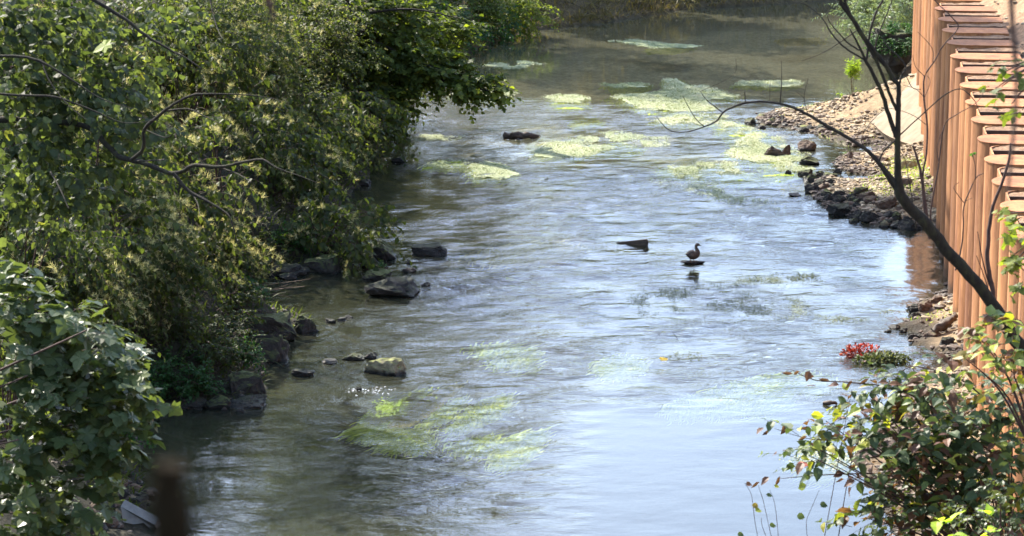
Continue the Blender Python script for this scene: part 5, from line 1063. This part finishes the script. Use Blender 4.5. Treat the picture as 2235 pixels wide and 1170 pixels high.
stems = [([(2180, 1000), (2050, 900), (1960, 850), (1860, 835), (1780, 830), (1725, 805)], [5, 4, 3, 1.5]), ([(2150, 1050), (2000, 960), (1880, 950), (1780, 960), (1690, 935)], [5, 3, 2, 1.2]), ([(2100, 1100), (1950, 1040), (1830, 1035), (1700, 1045)], [5, 4, 3, 1.2]), ([(2180, 900), (2100, 830), (2000, 800), (1960, 815), (1900, 830)], [5, 3, 2, 1]),
         ([(1830, 1170), (1850, 1050), (1870, 960), (1900, 870)], [2.5, 1.8, 1]), ([(1800, 1170), (1840, 950), (1860, 850)], [2, 1])]
leafy('dogwood_shrub', 'dense shrub with green and brown curled leaves in the lower right corner', 'shrub', 20.5, (2200, 1300),
      [(2180, 930, .35, .25, 100), (2080, 880, .3, .18, 80), (2000, 900, .24, .14, 50), (1950, 905, .2, .1, 30), (2190, 1050, .35, .25, 100), (2080, 1010, .34, .22, 100), (1980, 1000, .26, .18, 60), (2000, 1090, .3, .2, 80), (2120, 1120, .35, .2, 90), (1900, 1100, .22, .14, 30), (2210, 830, .22, .16, 50), (2010, 800, .2, .1, 22), (1880, 960, .14, .07, 10), (1960, 1150, .22, .1, 30), (2130, 950, .25, .2, 60), (1920, 880, .16, .05, 10), (1850, 925, .22, .06, 11), (1800, 1000, .2, .07, 9), (1960, 850, .16, .05, 10), (1780, 960, .2, .04, 7)],
      'shrub', OVATE, .115, (0, .95), stems=stems, nl=5)
# curled leaves strung along its outer stems
cl = MB(); cw = MB()
for pts, wd in stems[:3]:
    for a, b in pts[2:]:
        for q in range(3): 
            S = PD(a + rng.normal(0, 26), b + rng.normal(0, 7), 20.5)[None]; leaves(cl, [CURL, OVATE][q % 2], S, rng.normal(0, .5, (1, 3)) + [-.7, -.2, -.2], rng.normal(0, .4, (1, 3)) + [0, -.3, 1], .085, [.95, .75, .84, .9][rng.integers(4)])
e0 = bpy.data.objects['dogwood_shrub']; cl.build('curled_leaves', M['shrub'], e0)
leafy('climber', 'broad bright green leaves in front of the near piles', 'plant', 19.0, (2260, 1000), [(2200, 720, .2, .08, 13), (2150, 750, .12, .07, 9), (2215, 770, .16, .08, 12), (2120, 790, .1, .06, 5)], 'shrub', OVATE, .115, (.45, .8), nl=4, Lr=(.1, .1))
leafy('hanging_spray', 'green lobed leaves hanging in from the right edge before the near piles', 'branch', 17.0, (2330, 560), [(2225, 500, .07, .1, 12), (2215, 560, .06, .06, 9), (2235, 600, .06, .06, 6)], 'maple', MAPLE, .075, (.3, .9), nl=3, Lr=(.08, .08), ld=(.8, .4, -.3))
leafy('hanging_spray', 'green lobed leaves at the right edge above the capped piles', 'branch', 15.0, (2330, 200), [(2225, 150, .08, .03, 7), (2170, 190, .05, .02, 3), (2230, 240, .04, .04, 4), (2200, 160, .05, .03, 3)], 'maple', MAPLE, .062, (.1, .75), nl=2, Lr=(.06, .06), ld=(.8, .4, -.3))
leafy('nettle', 'pale green nettles at the bottom right corner', 'plant', 17.5, (2180, 1300), [(2120, 1130, .1, .06, 14), (2200, 1090, .14, .06, 16), (2210, 1150, .12, .05, 12)], 'sycamore', OVATE, .045, (.1, .7), nl=7, Lr=(.1, .08))
leafy('lime_leaves', 'sunlit lime green leaves at the bottom edge, lower right', 'plant', 16.5, (2120, 1300), [(2060, 1150, .09, .015, 3), (2190, 1165, .09, .02, 4)], 'lime', OVATE, .11, (0, 1), nl=3, Lr=(.06, .05))
# slender vines bottom centre right
vm = MB(); vl = MB(); e = empty('twining_vine', tuple(PD(1700, 1250, 20)), 'slender twining stems with small heart leaves at the bottom edge', 'vine')
for pts in ([(1660, 1200), (1648, 1140), (1640, 1080), (1625, 1055)], [(1690, 1200), (1672, 1120), (1665, 1090), (1655, 1060)], [(1700, 1190), (1695, 1130), (1690, 1095), (1680, 1070)], [(1765, 1190), (1760, 1140), (1775, 1100), (1788, 1070)], [(1680, 1190), (1664, 1150), (1662, 1130)]):
    px_branch(vm, pts, [1.6, 1], 20, 4)
for a, b, s_ in [(1648, 1112, .055), (1685, 1082, .045), (1628, 1055, .05), (1740, 1125, .06), (1790, 1100, .06), (1680, 1145, .05), (1690, 1060, .04), (1655, 1105, .05), (1610, 1165, .05)]: leaves(vl, ROUND, PD(a, b, 20)[None], np.array([[.7, .1, -.2]]) * rng.choice([-1, 1]), rng.normal(0, .3, (1, 3)) + [0, -.6, .8], s_, .35 + .4 * rng.random())
vm.build('stems', M['twig'], e); vl.build('leaves', M['shrub'], e)
yl = MB(); leaves(yl, OVATE, PD(1770, 905, 20.4)[None], np.array([[.75, 0, -.1]]), np.array([[.1, -.9, .4]]), .1, .6); tag(yl.build('autumn_leaf', M['yellow'], origin=tuple(PD(1780, 910, 20.4))), 'single bright yellow leaf on the outer twigs of the lower right shrub', 'leaf')

# blurred post and hanging twig close to the camera
pm = MB(); pts = smooth_path([PD(385, 1900, 1.7), PD(385, 1300, 1.7), PD(380, 1170, 1.7), PD(368, 1060, 1.7), PD(372, 1015, 1.7)], 6)
tube(pm, pts, np.interp(np.arange(len(pts)), [0, len(pts) * .5, len(pts) - 6, len(pts) - 1], [.015, .012, .0105, .011]), 14)
pm.V[0] = pm.V[0] + (fbm(pm.V[0] * 90, 3) - .5)[:, None] * .011
tube(pm, smooth_path([PD(366, 1075, 1.7), PD(350, 1040, 1.7), PD(335, 1005, 1.7)], 4), [.004] * 4 + [.0033] * 4 + [.0022], 8)
tag(pm.build('broken_stub', M['stub'], origin=tuple(PD(385, 1170, 1.7))), 'blurred brown broken branch stub close up at the bottom left', 'branch')
pm = MB(); tube(pm, smooth_path([PD(560, -160, 4), PD(580, -20, 4), PD(590, 12, 4), PD(597, 45, 4)], 4), np.linspace(.01, .003, 13), 8)
tag(pm.build('hanging_twig', M['twig'], origin=tuple(PD(580, -20, 4))), 'blurred brown twig end hanging into the top edge', 'twig')
pm = MB(); tube(pm, smooth_path([PD(2200, -120, 5), PD(2210, 60, 5), PD(2218, 200, 5), PD(2200, 420, 5)], 5), np.linspace(.006, .003, 16), 6)
tag(pm.build('hanging_twig', M['twig'], origin=tuple(PD(2200, -120, 5))), 'blurred vertical brown twig in front of the dirt slope', 'twig')

# ------------------------------------------------------------------ tall trees above the banks (shade, shadows and reflections)
def tall_tree(x, y, top, cr, lab, seed, n=2600, mat='knot', name='broadleaf_tree', cb=.3, thr=.43):
    gg = np.random.default_rng(seed); z0 = gh1(x, y); hgt = top - z0; e = empty(name, (x, y, z0), lab, 'tree', 'trees above the river banks')
    w_ = MB(); f_ = MB(); tube(w_, smooth_path([(x, y, z0 - .2), (x + .2, y, z0 + hgt * .4), (x + gg.normal(0, .4), y + gg.normal(0, .4), z0 + hgt * .92)], 5), np.linspace(.24, .04, 11), 8)
    for k_ in range(9):
        q = gg.random() * 6.28; zz0 = z0 + hgt * (.3 + .55 * gg.random()); tube(w_, [(x, y, zz0), (x + math.cos(q) * cr * .5, y + math.sin(q) * cr * .5, zz0 + hgt * .1), (x + math.cos(q) * cr * .85, y + math.sin(q) * cr * .85, zz0 + hgt * .14)], [.07, .045, .015], 5)
    d = unit(gg.normal(size=(n, 3))); q = gg.random(n) ** .4; S = np.array([x, y, z0 + hgt * (cb + 1) / 2]) + d * q[:, None] * [cr, cr, hgt * (1 - cb) / 2]
    k_ = vnoise(S * .75 + seed) > thr; S = S[k_]; d = d[k_]
    for rep in range(4): leaves(f_, OVATE, S + gg.normal(0, .28, S.shape), gg.normal(size=S.shape) + [0, 0, -.3], gg.normal(0, .6, S.shape) + [0, 0, 1], .26 * (.6 + .7 * gg.random(len(S))), gg.random(len(S)) * .9)
    w_.build('trunk', M['bark'], e); f_.build('foliage', M[mat], e); return e
TR = [(-9.3, 41.5, 9.8, 2.4, .42),  (-3.9, 63.4, 21.6, 2.0, .66), (-8, 56, 16, 2.6, .5), (-3.8, 60.5, 17, 3.3, .4), (-9.5, 75, 9, 3, .1), (-6, 81, 18, 3.2, .1), (-1.5, 86, 13, 3, .1), (4, 90, 7.2, 3.2, .1), (10, 93, 7, 3.2, .1), (15, 97, 7.3, 3.4, .1), (21, 100, 8, 3.8, .1), (27, 99, 9, 4, .1)]
for k_, (x, y, h_, cr, cb) in enumerate(TR):
    side = 'left bank' if x < -4 and y < 75 else 'far bank'
    tall_tree(x, y, h_, cr, 'tall leafy tree beyond the top edge, standing above the %s' % side, 100 + k_, mat=['dry', 'yellow', 'knot'][k_ % 3] if x > -3 and y > 84 else ['knot', 'maple', 'aspen'][k_ % 3], cb=cb, n=7000 if h_ > 20 else 3000, thr=.1 if h_ > 20 else .43)
